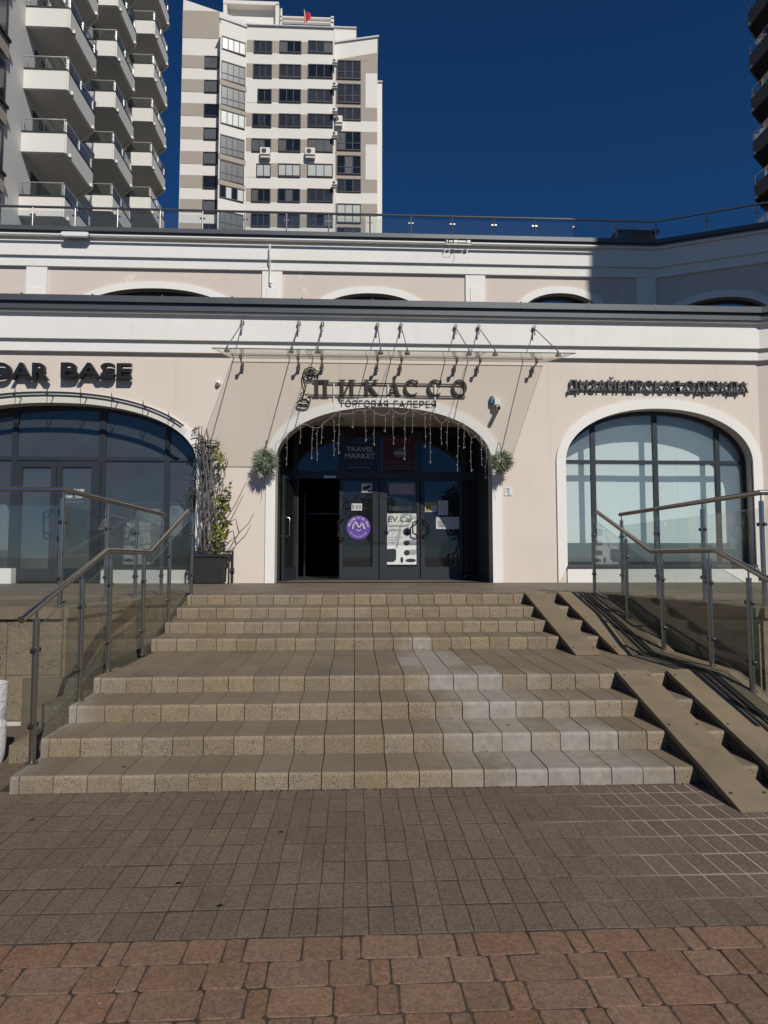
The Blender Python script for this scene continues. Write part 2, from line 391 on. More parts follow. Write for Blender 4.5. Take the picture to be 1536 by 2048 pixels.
m = mat('joint_fill', (0.060, 0.047, 0.036), 0.98, fine=(60, 0.35), bump=(80, 0.002), stain=(5, 0.45, 0.6, (0.026, 0.021, 0.016)))
# pale lime-rich sand has been swept into the joints on the right, by the foot of the wheel ramps
t = m.node_tree; p = t.nodes['Principled BSDF']; pos = _n(t, 'ShaderNodeNewGeometry').outputs['Position']
sx = _n(t, 'ShaderNodeSeparateXYZ'); t.links.new(pos, sx.inputs[0])
fx = _ramp(t, _math(t, 'ADD', sx.outputs[0], _math(t, 'MULTIPLY', _noise(t, pos, 2.6, 5), 2.4)), 2.0, 3.0)
fy = _ramp(t, sx.outputs[1], 2.5, 3.0)
lk = p.inputs['Base Color'].links[0].from_socket
t.links.new(_mix(t, _math(t, 'MULTIPLY', fx, fy), lk, (0.33, 0.31, 0.28)), p.inputs['Base Color'])
paving = tag(pm.build('paving', 'joint_fill', fix=False), 'paved forecourt of grey and red concrete blocks', None, kind='structure')
cand = []
gm = [chamfer_box(w_, d_, 0.05, 0.0018).mesh('paver', 'paver_grey') for w_, d_ in ((.0966, .1895), (.0960, .188), (.0915, .1885))]
x0 = at(727, 1590, Z=0).x
for r in range(8):
    y = 2.557 + 0.2*r + 0.1; sh = random.uniform(-.002, .002)
    for k in range(-44, 46):
        x = x0 + 0.05 + 0.1*k + sh
        cand.append((Vector((x, y, 0)), 0))
for r in range(13):       # forecourt beside the flight of steps
    y = 4.157 + 0.2*r + 0.1
    for k in range(-50, 54):
        x = x0 + 0.05 + 0.1*k
        if x < XL-0.13 or x > 3.35: cand.append((Vector((x, y, 0)), 0))
def in_frame(v, mg=0):
    q = RC.transposed() @ (v-C0)
    if q.z > -0.2: return False
    px, py = 768+FPX*q.x/-q.z, 1024-FPX*q.y/-q.z
    return -40-mg < px < 1576+mg and py < 2080
seen = sorted([c for c in cand if in_frame(c[0])], key=lambda c: c[0].y)
own = set(id(c) for c in seen[:300])
rest = MB()
for c in cand:
    v = c[0] + Vector((random.uniform(-.0012, .0012), random.uniform(-.0015, .0015), random.uniform(-.0010, .0010)))
    rot = (random.uniform(-.004, .004), random.uniform(-.008, .008), random.uniform(-.005, .005))
    big_gap = (v.x+random.gauss(0, .25) > 1.35) and v.y > 2.75
    if id(c) in own: piece('paver', gm[2 if big_gap else random.randint(0, 1)], paving, v, rot)
    else:
        b = chamfer_box(*((.0915, .1885) if big_gap else (.0963, .189)), 0.05, 0.0018); rest.M = None
        rest.add([tuple(Vector(q)+v) for q in b.v], b.f)
o = rest.build('paver_field', 'paver_grey', paving); o['kind'] = 'stuff'
rm = {}
for wd in (0.07, 0.14, 0.21): rm[wd] = [tumbled(wd-0.003, 0.1382, 0.05, 0.016, 0.0035).mesh('red_paver', 'paver_red') for _ in range(3)]
for r in range(10):
    y = 2.553 - 0.1415*r - 0.0708; x = -2.9 - random.uniform(0, .42) ; k = random.randint(0, 2)
    while x < 3.0:
        wd = (0.14, 0.07, 0.21)[k % 3]; k += 1
        v = Vector((x+wd/2, y, 0.0))
        if r < 6: piece('red_paver', random.choice(rm[wd]), paving, v + Vector((0, random.uniform(-.0015, .0015), random.uniform(.0, .0025))), (random.uniform(-.007, .007), random.uniform(-.007, .007), random.uniform(-.02, .02)))
        x += wd
# ------------------------------------------------------------------ the flight of steps
def block_mesh(name, w, d, h, mats, r=0.022):
    prof = [(d, -h), (0, -h), (0, -r)] + [(r-r*cos(radians(a)), -r+r*sin(radians(a))) for a in (30, 60)] + [(r, 0), (d, 0)]
    m = MB(); n = len(prof); a = w/2
    m.add([(-a, y, z) for y, z in prof] + [(a, y, z) for y, z in prof], [tuple(range(n)), tuple(range(n, 2*n))[::-1]], 0)
    b0 = len(m.v)-2*n
    for i in range(n):
        j = (i+1) % n; m.f.append([b0+i, b0+j, b0+n+j, b0+n+i]); m.m.append(1 if i in (4, 5) else 0)
    return m.mesh(name, mats)
bm_ = block_mesh('stair_block', 0.1935, 0.475, 0.128, ['stair_front', 'stair_top'])
core = MB(); prof = [(4.135, -0.1)]
for i in range(8):
    prof += [(RY[i]+0.03, (RZ[i-1] if i else 0)-0.012 if i else -0.1), (RY[i]+0.03, RZ[i]-0.012)]
prof += [(8.72, ZP-0.012), (8.72, -0.1)]
core.prism(prof, 'x', -2.045, 2.80)
stairs = tag(core.build('staircase', 'stair_core'), 'wide flight of brown exposed-aggregate steps', None, kind='structure')
def lime_bloom(name, top):
    """pale lime bloom that has spread over the right half of the flight and its left ends"""
    t = MATS[name].node_tree; p = t.nodes['Principled BSDF']; pos = _n(t, 'ShaderNodeNewGeometry').outputs['Position']
    q = _n(t, 'ShaderNodeSeparateXYZ'); t.links.new(pos, q.inputs[0]); x, y = q.outputs[0], q.outputs[1]
    dy = _math(t, 'SUBTRACT', y, 4.1)
    xc = _math(t, 'SUBTRACT', 1.34, _math(t, 'MULTIPLY', _math(t, 'MINIMUM', dy, 1.6), 0.40))
    hw = _math(t, 'MAXIMUM', _math(t, 'SUBTRACT', 0.80, _math(t, 'MULTIPLY', dy, 0.17)), 0.12)
    u = _math(t, 'SUBTRACT', 1.0, _math(t, 'DIVIDE', _math(t, 'ABSOLUTE', _math(t, 'SUBTRACT', x, xc)), hw))
    r = _math(t, 'FRACT', _math(t, 'MULTIPLY', _n(t, 'ShaderNodeObjectInfo').outputs['Random'], 9.7))
    n1 = _math(t, 'SUBTRACT', _noise(t, pos, 2.4, 5), 0.5); n2 = _math(t, 'SUBTRACT', _noise(t, pos, 16, 6), 0.5)
    a = _math(t, 'ADD', u, _math(t, 'ADD', _math(t, 'MULTIPLY', n1, 1.5), _math(t, 'ADD', _math(t, 'MULTIPLY', n2, 0.7), _math(t, 'MULTIPLY', _math(t, 'SUBTRACT', r, 0.5), 0.75))))
    left = _math(t, 'MULTIPLY', _math(t, 'SUBTRACT', -1.84, x), 3.0)
    lo = _math(t, 'ADD', _math(t, 'MINIMUM', left, _math(t, 'MULTIPLY', _math(t, 'SUBTRACT', 5.6, y), 1.6)), _math(t, 'MULTIPLY', n1, 2.0))
    f = _math(t, 'MULTIPLY', _ramp(t, _math(t, 'MAXIMUM', _math(t, 'SUBTRACT', a, _math(t, 'MAXIMUM', _math(t, 'MULTIPLY', _math(t, 'SUBTRACT', y, 6.55), 1.6), 0.0)), lo), 0.0, 0.85), 0.86 if not top else 0.58)
    lk = p.inputs['Base Color'].links[0].from_socket
    k = _math(t, 'ADD', _math(t, 'MULTIPLY', n2, 0.9), 1.0)
    pale = _mix(t, 1.0, (0.33, 0.31, 0.275), k, 'MULTIPLY')
    t.links.new(_mix(t, f, lk, pale), p.inputs['Base Color'])
lime_bloom('stair_front', False); lime_bloom('stair_top', True)
NX0, NX1 = -10, 14
half = block_mesh('stair_block', 0.0505, 0.475, 0.128, ['stair_front', 'stair_top'])
for i in range(8): piece('stair_block', half, stairs, (-2.0235, RY[i], RZ[i]), (0, 0, 0))
for i in range(8):
    for k in range(NX0, NX1):
        xc = 0.004 + 0.2*k + 0.1
        me = bm_
        piece('stair_block', me, stairs, (xc, RY[i]+random.uniform(-.003, .003), RZ[i]+random.uniform(-.002, .002)), (0, random.uniform(-.004, .004), random.uniform(-.004, .004)))
slab = chamfer_box(0.1955, 0.512, 0.06, 0.003).mesh('landing_slab', 'stair_top')
for j in range(2):
    for k in range(NX0, NX1):
        piece('landing_slab', slab, stairs, (0.104+0.2*k, 5.767+0.04+0.262+0.518*j, RZ[3]-0.002+random.uniform(-.0015, .0015)), (random.uniform(-.002, .002), random.uniform(-.004, .004), 0))
# cheek at the left foot of the steps, and dirty concrete beside the flight
lb = MB(); lb.box(-2.36, -2.0462, 4.70, 5.7, -0.1, 0.12); lb.box(-2.34, -2.0465, 5.12, 5.7, 0.1, 0.30)
tag(lb.build('kerb', 'wall_panel'), 'low stepped kerb blocks at the left foot of the stairs', None, kind='structure')
fl = MB(); fl.prism([(5.65,-.1),(5.65,.40),(6.8,.40),(8.2,.85),(8.72,.90),(8.72,-.1)], 'x', -2.75, -2.0455)
tag(fl.build('left_stringer', 'concrete_dirty'), 'dirty concrete strip between the steps and the left terrace', None, kind='structure')
fr = MB()
sp = [(3.74,-.1),(3.74,.004),(5.32,.458),(5.9,.459),(6.40,.459),(6.80,.575),(8.20,.930),(8.72,.934),(8.72,-.1)]
fr.prism(sp, 'x', 2.801, 3.17)
stringer = tag(fr.build('right_stringer', 'concrete_dirty'), 'sloped concrete strip beside the wheel ramps', None, kind='structure')
lip = MB()
for (xa, xb, hh) in ((2.845, 2.868, .010), (2.90, 2.93, .014)):
    P = [(4.05, .092), (5.32, .458), (5.9, .459), (6.40, .461), (6.80, .576), (8.20, .932)]
    for i in range(len(P)-1):
        (ya, za), (yb, zb) = P[i], P[i+1]
        lip.hexa([(xa,ya,za-.02),(xb,ya,za-.02),(xb,yb,zb-.02),(xa,yb,zb-.02),(xa,ya,za+hh),(xb,ya,za+hh),(xb,yb,zb+hh),(xa,yb,zb+hh)])
lip.build('rubber_strip', 'rubber', stringer)
lip = MB()
P = [(4.05, .092), (5.32, .458), (5.9, .459), (6.40, .461), (6.80, .576), (8.20, .932)]
for i in range(len(P)-1):
    (ya, za), (yb, zb) = P[i], P[i+1]
    for xa, xb, hh in ((2.955, 3.165, .013),):
        lip.hexa([(xa,ya,za-.02),(xb,ya,za-.02),(xb,yb,zb-.02),(xa,yb,zb-.02),(xa,ya,za+hh),(xb,ya,za+hh),(xb,yb,zb+hh),(xa,yb,zb+hh)])
lip.build('concrete_lip', 'stair_top', stringer)
gp = MB(); gp.box(3.171, 4.2, 5.0, 8.7, -0.1, 0.16); gp.box(3.171, 3.9, 7.0, 8.7, 0.1, 0.42)
tag(gp.build('right_gutter', 'concrete_dirty'), 'dark sunken gutter beside the right terrace wall', None, kind='structure')
# ------------------------------------------------------------------ terraces and platform
LC = at(119, 1215, Z=.97); LE = at(319, 1190, Z=.945); RCN = at(1530, 1214, Z=.97); RM = at(1319, 1199, Z=.955)
def terrace(name, pts, zt, label):
    m = MB(); n = len(pts)
    m.add([(x, y, -0.1) for x, y in pts] + [(x, y, z) for (x, y), z in zip(pts, zt)],
          [tuple(range(n))[::-1], tuple(range(n, 2*n))] + [(i, (i+1) % n, n+(i+1) % n, n+i) for i in range(n)])
    return tag(m.build(name, 'concrete_dirty'), label, None, kind='structure')
lfY = LC.y-0.12; LW = [(-9.5, lfY), (LC.x+.09, lfY), (LE.x+.11, 8.0), (LE.x+.12, 8.66), (-9.5, 8.66)]
tl = terrace('left_terrace', LW, [.962, .962, .932, .931, .931], 'raised terrace left of the steps')
rfY = RCN.y-0.10; RW = [(9.5, rfY), (9.5, 8.66), (3.16, 8.66), (3.17, 8.0), (RCN.x-.10, rfY)]
tr_ = terrace('right_terrace', RW, [.962, .931, .931, .932, .962], 'raised terrace right of the steps')
pf = MB(); pf.box(-9.5, 12.5, 8.655, YD+6.2, -0.1, ZP-0.006)
platform = tag(pf.build('platform', 'terrace_tile'), 'brown tiled platform in front of the shops', None, kind='structure')
# long narrow paving strips laid on terraces and platform
tm = chamfer_box(0.56, 0.245, 0.02, 0.003).mesh('terrace_slab', 'terrace_tile')
for j in range(14):
    yy = 8.80+0.25*j
    for k in range(-8, 13):
        x = 0.3+0.57*k+(0.28 if j % 2 else 0)
        if yy > YW-0.14: continue
        piece('terrace_slab', tm, platform, (x, yy, ZP-0.001+random.uniform(-.001, .001)))
def slabs(par, xa, xb, inside):
    y = max(lfY, rfY)*0+min(lfY, rfY)+0.30
    j = 0
    while y < 8.5:
        x = xa+(0.28 if j % 2 else 0)
        while x < xb:
            if inside(x, y): piece('terrace_slab', tm, par, (x, y, .962-(y-lfY)/(8.6-lfY)*.031+.004), (-.031/(8.6-lfY), 0, 0))
            x += 0.57
        y += 0.25; j += 1
slabs(tl, -6.2, -2.2, lambda x, y: y > lfY+.29 and x+.29 < LC.x+.02+(LE.x-LC.x)*(y-lfY)/(8.0-lfY))
slabs(tr_, 3.3, 6.4, lambda x, y: y > rfY+.29 and x-.29 > RCN.x+(3.2-RCN.x)*(y-rfY)/(8.0-rfY))
# kerb course along the terrace edges and facing panels below it
def facing(par, x0, x1, y, zt, pale=True):
    cm = MB().box(x0, x1, y-.05, y+.22, zt-.075, zt+.010); cm.build('coping', 'stair_top', par)
    pw, n = 0.45, int(abs(x1-x0)/0.45)+1
    for k in range(n):
        a = x1-pw*(k+1) if x0 < -3 else x0+pw*k
        for (za, zb) in ((0.42, zt-.08), (0.045, 0.415)):
            MB().box(a+.003, a+pw-.003, y-.022+random.uniform(-.002, .002), y+.02, za, zb).build('facing_panel', 'wall_panel', par)
    MB().box(x0, x1, y-.012, y+.03, -.1, .042).build('plinth', 'plinth_pale', par)
facing(tl, -6.0, LC.x+.09, lfY, .962)
facing(tr_, RCN.x-.10, 6.4, rfY, .962)
for (par, a, b) in ((tl, (LC.x+.09, lfY), (LE.x+.11, 8.0)), (tr_, (RCN.x-.10, rfY), (3.17, 8.0))):
    s = 1 if par is tl else -1; n = 4
    for k in range(n):
        f0, f1 = k/n+.003, (k+1)/n-.003
        p0 = Vector((a[0]+(b[0]-a[0])*f0, a[1]+(b[1]-a[1])*f0)); p1 = Vector((a[0]+(b[0]-a[0])*f1, a[1]+(b[1]-a[1])*f1))
        zz0, zz1 = .962-.03*f0, .962-.03*f1
        MB().hexa([(p0.x-s*.2,p0.y,zz0-.07),(p0.x+s*.04,p0.y,zz0-.07),(p1.x+s*.04,p1.y,zz1-.07),(p1.x-s*.2,p1.y,zz1-.07),
                   (p0.x-s*.2,p0.y,zz0+.011),(p0.x+s*.04,p0.y,zz0+.011),(p1.x+s*.04,p1.y,zz1+.011),(p1.x-s*.2,p1.y,zz1+.011)]).build('coping', 'stair_top', par)
        MB().hexa([(p0.x-s*.02,p0.y,.0),(p0.x+s*.02,p0.y,.0),(p1.x+s*.02,p1.y,.0),(p1.x-s*.02,p1.y,.0),
                   (p0.x-s*.02,p0.y,zz0-.073),(p0.x+s*.02,p0.y,zz0-.073),(p1.x+s*.02,p1.y,zz1-.073),(p1.x-s*.02,p1.y,zz1-.073)]).build('facing_panel', 'wall_panel', par)
# ------------------------------------------------------------------ wheel ramps
def wheel_ramp(xa, xb, P, label):
    (y0, z0), (y1, z1) = P
    r = thing('wheel_ramp', ((xa+xb)/2, y0, z0), label, 'ramp', 'wheel ramps on the steps')
    th = .026; n = 3
    for k in range(n):
        a, b = k/n, (k+1)/n
        ya, yb = y0+(y1-y0)*a+.002, y0+(y1-y0)*b-.002; za, zb = z0+(z1-z0)*a, z0+(z1-z0)*b
        MB().hexa([(xa,ya,za-.01),(xb,ya,za-.01),(xb,yb,zb-.01),(xa,yb,zb-.01),(xa,ya,za+th),(xb,ya,za+th),(xb,yb,zb+th),(xa,yb,zb+th)]).build('plate', 'ramp_plate', r)
    for x in (xa+.004, xb-.012):
        MB().hexa([(x,y0+.1,z0-.02),(x+.008,y0+.1,z0-.02),(x+.008,y1-.02,z1-.16),(x,y1-.02,z1-.16),(x,y0+.1,z0+.02),(x+.008,y0+.1,z0+.02),(x+.008,y1-.02,z1-.01),(x,y1-.02,z1-.01)]).build('cheek', 'stair_core', r)
    MB().hexa([(xa+.001,y0-.05,z0+.001),(xb-.001,y0-.05,z0+.001),(xb-.001,y0+.004,z0+.001),(xa+.001,y0+.004,z0+.001),(xa+.001,y0-.05,z0+.008),(xb-.001,y0-.05,z0+.008),(xb-.001,y0+.001,z0+th-.002),(xa+.001,y0+.001,z0+th-.002)]).build('toe_lip', 'ramp_plate', r)
    for fy in (.06, .5, .94):
        for fx_ in (.12, .88): MB().tube([(xa+(xb-xa)*fx_, y0+(y1-y0)*fy, z0+(z1-z0)*fy+th-.004), (xa+(xb-xa)*fx_, y0+(y1-y0)*fy-.001, z0+(z1-z0)*fy+th+.004)], .009, 8).build('bolt', 'steel_dark', r)
    return r
wheel_ramp(2.14, 2.40, ((3.68, 0.0), (5.345, .461)), 'tan wheel ramp reaching the grey paving, nearer the middle of the steps')
wheel_ramp(2.56, 2.797, ((3.68, 0.0), (5.345, .461)), 'tan wheel ramp reaching the grey paving, along the concrete strip')
wheel_ramp(2.14, 2.40, ((6.36, RZ[3]), (8.205, .937)), 'tan wheel ramp on the upper steps, nearer the middle')
wheel_ramp(2.56, 2.797, ((6.36, RZ[3]), (8.205, .937)), 'tan wheel ramp on the upper steps, along the concrete strip')
# ------------------------------------------------------------------ stair and terrace railings
def interp(P, y):
    for (ya, za), (yb, zb) in zip(P, P[1:]):
        if ya <= y <= yb: return za+(zb-za)*(y-ya)/(yb-ya)
    return P[0][1] if y < P[0][0] else P[-1][1]
def post_meshes(r, base, ztop, along, clamp_side=True, rad=.021, clamp=True):
    b = Vector(base)
    po = MB().tube([b, (b.x, b.y, ztop-.075)], rad, 14).build('post', 'steel', r, smooth=40)
    MB().tube([(b.x, b.y, ztop-.078), (b.x, b.y, ztop-.01)], .007, 8).build('pin', 'steel', po, smooth=40)
    MB().tube([b+Vector((0,0,.001)), b+Vector((0,0,.012))], rad*1.75, 16).build('foot_plate', 'steel', po, smooth=40)
    if clamp:
        h = ztop-b.z
        for f in (.24, .72):
            c = b+Vector((0, 0, h*f))
            for s in (-1, 1):
                q = c+Vector(along)*s*.036
                MB().tube([c+Vector(along)*s*.015, q+Vector(along)*s*.012], .009, 8).tube([q+Vector((-.012, 0, 0)), q+Vector((.012, 0, 0))], .017, 10).build('clamp', 'steel_dark', po, smooth=40)
def stair_railing(X, rail_yz, posts, label, side):
    rail_yz = sorted(rail_yz)
    r = thing('stair_railing', (X, posts[0][0], posts[0][1]), label, 'railing')
    MB().tube([(X, y, z) for y, z in rail_yz], .024, 14).build('handrail', 'steel', r, smooth=40)
    for y, z in posts: post_meshes(r, (X, y, z), interp(rail_yz, y), (0, 1, 0))
    for (ya, za), (yb, zb) in zip(posts, posts[1:]):
        ys = [ya+.035] + [y for y, _ in rail_yz if ya+.05 < y < yb-.05] + [yb-.035]
        low = [(4.1, .17), (5.34, .53), (6.7, .54), (8.2, .99), (9, 1.0)]
        top = [(y, interp(rail_yz, y)-.13) for y in ys]
        bot = [(y, interp(low, y)) for y in [ya+.035]+[q for q, _ in low if ya+.05 < q < yb-.05]+[yb-.035]]
        MB().prism(bot + top[::-1], 'x', X-.004, X+.004, 0, 1).build('glass_panel', ['glass_rail', 'glass_edge'], r)
    return r
def yz(px, py, X):
    v = at(px, py, X=X); return (v.y, v.z)
LR = [yz(42, 1240, XL), yz(214, 1101, XL), yz(300, 1105, XL), yz(376, 1022, XL)]
stair_railing(XL, LR, [(4.36, RZ[0]), (5.06, RZ[2]), (5.62, RZ[3]), (6.50, RZ[3]), (7.38, RZ[5]), (8.38, ZP)], 'steel and glass handrail climbing the left side of the steps', 1)
XRR = 3.075
RR = [yz(1193, 1023, XRR), yz(1303, 1103, XRR), yz(1431, 1100, XRR)]
a, b = RR[2], RR[2]; sl = (LR[1][1]-LR[0][1])/(LR[1][0]-LR[0][0])
RR.append((3.75, RR[2][1]-sl*(RR[2][0]-3.75)))
stair_railing(XRR, RR, [(4.25, .155), (5.00, .368), (5.57, .465), (6.45, .468), (7.3, .71), (8.3, ZP)], 'steel and glass handrail descending the right side of the steps', -1)
def terrace_railing(A, B, F, za, zb, front_n, fdir, posts_px, base_z, label):
    """A corner, B inner end, F far end of the run along the front edge"""
    r = thing('terrace_railing', (A.x, A.y, base_z), label, 'railing')
    MB().tube([(F.x, F.y, za), (A.x, A.y, za), (B.x, B.y, zb)], .024, 14).build('handrail', 'steel', r, smooth=40)
    al = (B-A).normalized(); ts = [0]
    for px in posts_px:
        ts.append(min((abs(768-FPX*((RC.transposed() @ (Vector((A.x+(B.x-A.x)*t, A.y+(B.y-A.y)*t, 1.0))-C0)).x/(RC.transposed() @ (Vector((A.x+(B.x-A.x)*t, A.y+(B.y-A.y)*t, 1.0))-C0)).z)-px), t) for t in [i/400 for i in range(401)])[1])
    ts.sort()
    zt = lambda t: za+(zb-za)*t
    for t in ts:
        p = A+(B-A)*t; post_meshes(r, (p.x, p.y, base_z-.03*t), zt(t), (al.x, al.y, 0))
    for t0, t1 in zip(ts, ts[1:]):
        p0, p1 = A+(B-A)*t0, A+(B-A)*t1; d = (p1-p0).normalized(); p0 = p0+d*.035; p1 = p1-d*.035; nx = Vector((-d.y, d.x))*.005
        z00, z01 = base_z-.03*t0+.10, base_z-.03*t1+.10; z10, z11 = zt(t0)-.14, zt(t1)-.14
        MB().hexa([(p0.x-nx.x,p0.y-nx.y,z00),(p0.x+nx.x,p0.y+nx.y,z00),(p1.x+nx.x,p1.y+nx.y,z01),(p1.x-nx.x,p1.y-nx.y,z01),
                   (p0.x-nx.x,p0.y-nx.y,z10),(p0.x+nx.x,p0.y+nx.y,z10),(p1.x+nx.x,p1.y+nx.y,z11),(p1.x-nx.x,p1.y-nx.y,z11)]).build('glass_panel', 'glass_rail', r)
    n = front_n
    for k in range(1, n+1):
        p = A+(F-A)*(k/n); post_meshes(r, (p.x, p.y, base_z), za, (fdir, 0, 0))
        q = A+(F-A)*((k-1)/n); xa, xb = sorted((p.x, q.x))
        MB().box(xa+.035, xb-.035, A.y-.005, A.y+.005, base_z+.1, za-.14).build('glass_panel', 'glass_rail', r)
    return r
v2 = lambda v: Vector((v.x, v.y))
zl = at(126, 979, Y=LC.y).z; zle = at(325, 1030, Y=LE.y+.05).z
B = Vector((LE.x+.02, LE.y+.1)); terrace_railing(v2(LC), B, v2(LC)+Vector((-3.3, 0)), zl, zle, 3, -1, (211, 270, 322), .972, 'terrace railing of steel and glass in front of the left shop')
zr = at(1519, 985, Y=RCN.y).z; e = at(1240, 1029, Y=8.0)
terrace_railing(v2(RCN), Vector((e.x, 8.0)), v2(RCN)+Vector((2.4, 0)), zr, e.z, 2, 1, (1410, 1317, 1246), .972, 'terrace railing of steel and glass in front of the right shop window')

# ------------------------------------------------------------------ the shopping gallery
fx = lambda px, py, Y=YW: at(px, py, Y=Y)
bld = thing('gallery_building', (0.5, YW+2, ZP), 'low pink and white shopping gallery with arched shopfronts and a set-back upper storey', 'building')
XC = at(1517, 800, Y=YW).x
LOWP = [(-12.0, YW), (XC, YW), (XC+1.0, YW-.45)]
zA = lambda py, px=1300, Y=YW: at(px, py, Y=Y).z
# arches: entrance, right window, left shopfront
def px_arch(xl, xr, crown, spring, Y=YW):
    pl, pr = at(xl, 1000, Y=Y), at(xr, 1000, Y=Y); xm = (xl+xr)/2
    zc, zs = at(xm, crown, Y=Y).z, at(xm, spring, Y=Y).z
    return (pl.x+pr.x)/2, (pr.x-pl.x)/2, zs, zc-zs
E = px_arch(551, 984, 815, 925); RWN = px_arch(1132, 1507, 818, 926); LWN = px_arch(-193, 393, 806, 930)
zsill = at(1320, 1131, Y=YW).z
E_in = arch(*E, ZP-.006); R_in = arch(*RWN, zsill, e=2.1); L_in = arch(*LWN, ZP-.006, e=2.2)
TW = 0.175
grow = lambda A, d: (A[0], A[1]+d, A[2], A[3]+d)
ztop_low = zA(609); zw_top = zA(640)
wl = MB()
outer = [(-12.0, ZP-.1), (XC, ZP-.1), (XC, zw_top), (-12.0, zw_top)]
wl.holed(outer, [[(x, max(z, ZP-.0995)) for x, z in E_in], R_in, [(x, max(z, ZP-.0995)) for x, z in L_in]], YW, YW+.32, 0, None)
wl.build('wall', 'stucco_pink', bld)
wl = MB(); band(wl, [(XC+.001, YW), (XC+1.0, YW-.45)], -.3, 0, ZP-.1, zw_top); wl.build('wall', 'stucco_pink', bld)
def trim(inn, outp, name='arch_trim', y0=YW-.035, y1=YW+.03):
    return MB().ring(outp, inn, y0, y1).build(name, 'trim_white', bld, smooth=30)
trim(E_in, arch(*grow(E, TW), ZP-.006)); trim(R_in, arch(*grow(RWN, TW), ZP-.006, e=2.1)); trim(L_in, arch(*grow(LWN, TW), ZP-.006, e=2.2))
xa, xb = RWN[0]-RWN[1]-TW+.002, RWN[0]+RWN[1]+TW-.002
MB().box(xa+TW-.004, xb-TW+.004, YW-.03, YW+.33, ZP-.02, zsill-.03).build('apron', 'trim_white', bld)
# entablature
def entab(path, yref, px, rows, zroof):
    z = lambda py, d: at(px, py, Y=yref-d).z
    (cap_t, cap_b, sof_b, mold_b, b1_t, b1_b, b2_t, b2_b) = rows
    m = MB(); band(m, path, -.35, .075, z(b2_b, .07), z(b1_b, .12)-.0+.03); m.build('frieze_band', 'stucco_white', bld)
    m = MB(); band(m, path, -.35, .135, z(b1_b, .13), z(mold_b, .13)+.05); m.build('frieze_band', 'stucco_white', bld)
    m = MB(); band(m, path, -.35, .21, z(mold_b, .21), z(sof_b, .21)+.03); m.build('moulding', 'stucco_white', bld)
    m = MB(); band(m, path, -.35, .25, z(sof_b, .25), z(cap_b, .25), z0b=z(sof_b, .25), z1b=z(cap_b, .25)); m.build('gutter_soffit', 'metal_flashing', bld)
    m = MB(); band(m, path, -.5, .30, z(cap_b, .30)+.025, z(cap_t, .30)); m.build('cap_flashing', 'metal_flashing', bld)
    return z(cap_t, .30)
ZR = entab(LOWP, YW, 1300, (609.5, 624, 637, 642.5, 650, 694, 700, 718), 0)
# standing seams on the cap
for k in range(9):
    x = at((42, 184, 324, 464, 603, 745, 1042, 1178, 1310)[k], 600, Y=YW-.3).x
    MB().box(x-.012, x+.012, YW-.304, YW+.3, ZR-.10, ZR+.022).build('flashing_seam', 'metal_flashing', bld)
rf = MB(); rf.add([(-12, YW+.3, ZR-.25), (XC+1, YW-.1, ZR-.25), (XC+1, YU+.2, ZR-.25), (-12, YU+.2, ZR-.25)], [(0,1,2,3)]); rf.build('roof', 'roof_felt', bld)
# ---- upper storey
XU = at(1310, 520, Y=YU).x; UD = Vector((2.24, -.99)).normalized(); U2 = (XU+UD.x*9, YU+UD.y*9)
UPP = [(-20.0, YU), (XU, YU), U2]
zu_t = at(768, 500, Y=YU).z
ups = [(312, 564, 2.30, 1.20), (742, 574, 1.72, 1.15), (1122, 574, 1.32, 1.05)]
holes, trims = [], []
for (px, cy, a, b) in ups:
    v = at(px, cy, Y=YU); A = (v.x, a-.17, v.z-b, b-.17); holes.append(arch(*A, v.z-b-1.2)); trims.append((A, v.z-b-1.2))
u = MB(); u.holed([(-20, ZR-.3), (XU, ZR-.3), (XU, zu_t), (-20, zu_t)], holes, YU, YU+.3); u.build('upper_wall', 'stucco_pink_patched', bld)
def arch_window(par, A, zb, Yg, bars, e=2.15, M=None, fr=.05, tr=None, gl='glass_shop', frm='frame_dark', gap=0.0):
    """frame, upright bars, transom and one pane per field of an arched opening"""
    a_in = (A[0], A[1]-fr, A[2], A[3]-fr)
    W = MB(M).ring(arch(*A, zb, e=e), arch(*a_in, zb+fr, e=e), Yg-.035, Yg+.035); W.box(A[0]-A[1], A[0]+A[1], Yg-.034, Yg+.034, zb, zb+fr)
    wo = W.build('window', frm, par, smooth=30)
    def topz(x):
        u_ = min(abs((x-A[0])/A[1]), .999); return A[2]+A[3]*(1-u_**e)**(1/e)
    for x, bw in bars: MB(M).box(x-bw/2, x+bw/2, Yg-.03, Yg+.03, zb+fr*.5, topz(x)-.01).build('bar', frm, wo)
    if tr: MB(M).box(A[0]-A[1]+.02, A[0]+A[1]-.02, Yg-.028, Yg+.028, tr-.035, tr+.035).build('transom', frm, wo)
    xs = [A[0]-A[1]+.02] + [x for x, _ in bars] + [A[0]+A[1]-.02]
    for xa, xb in zip(xs, xs[1:]):
        N = 10; top = [(xa+(xb-xa)*i/N, topz(xa+(xb-xa)*i/N)-.015) for i in range(N+1)]
        if tr:
            lo = [(xa, zb+.01), (xb, zb+.01), (xb, min(tr, top[-1][1])), (xa, min(tr, top[0][1]))]
            MB(M).prism(lo, 'y', Yg-.004, Yg+.004).build('pane', gl, wo)
            up_ = [(x, z) for x, z in top if z > tr+.002]
            if len(up_) > 1: MB(M).prism([(up_[0][0], tr), (up_[-1][0], tr)] + up_[::-1], 'y', Yg-.004, Yg+.004).build('pane', gl, wo)
        else: MB(M).prism([(xa, zb+.01), (xb, zb+.01)] + top[::-1], 'y', Yg-.004, Yg+.004).build('pane', gl, wo)
    return wo
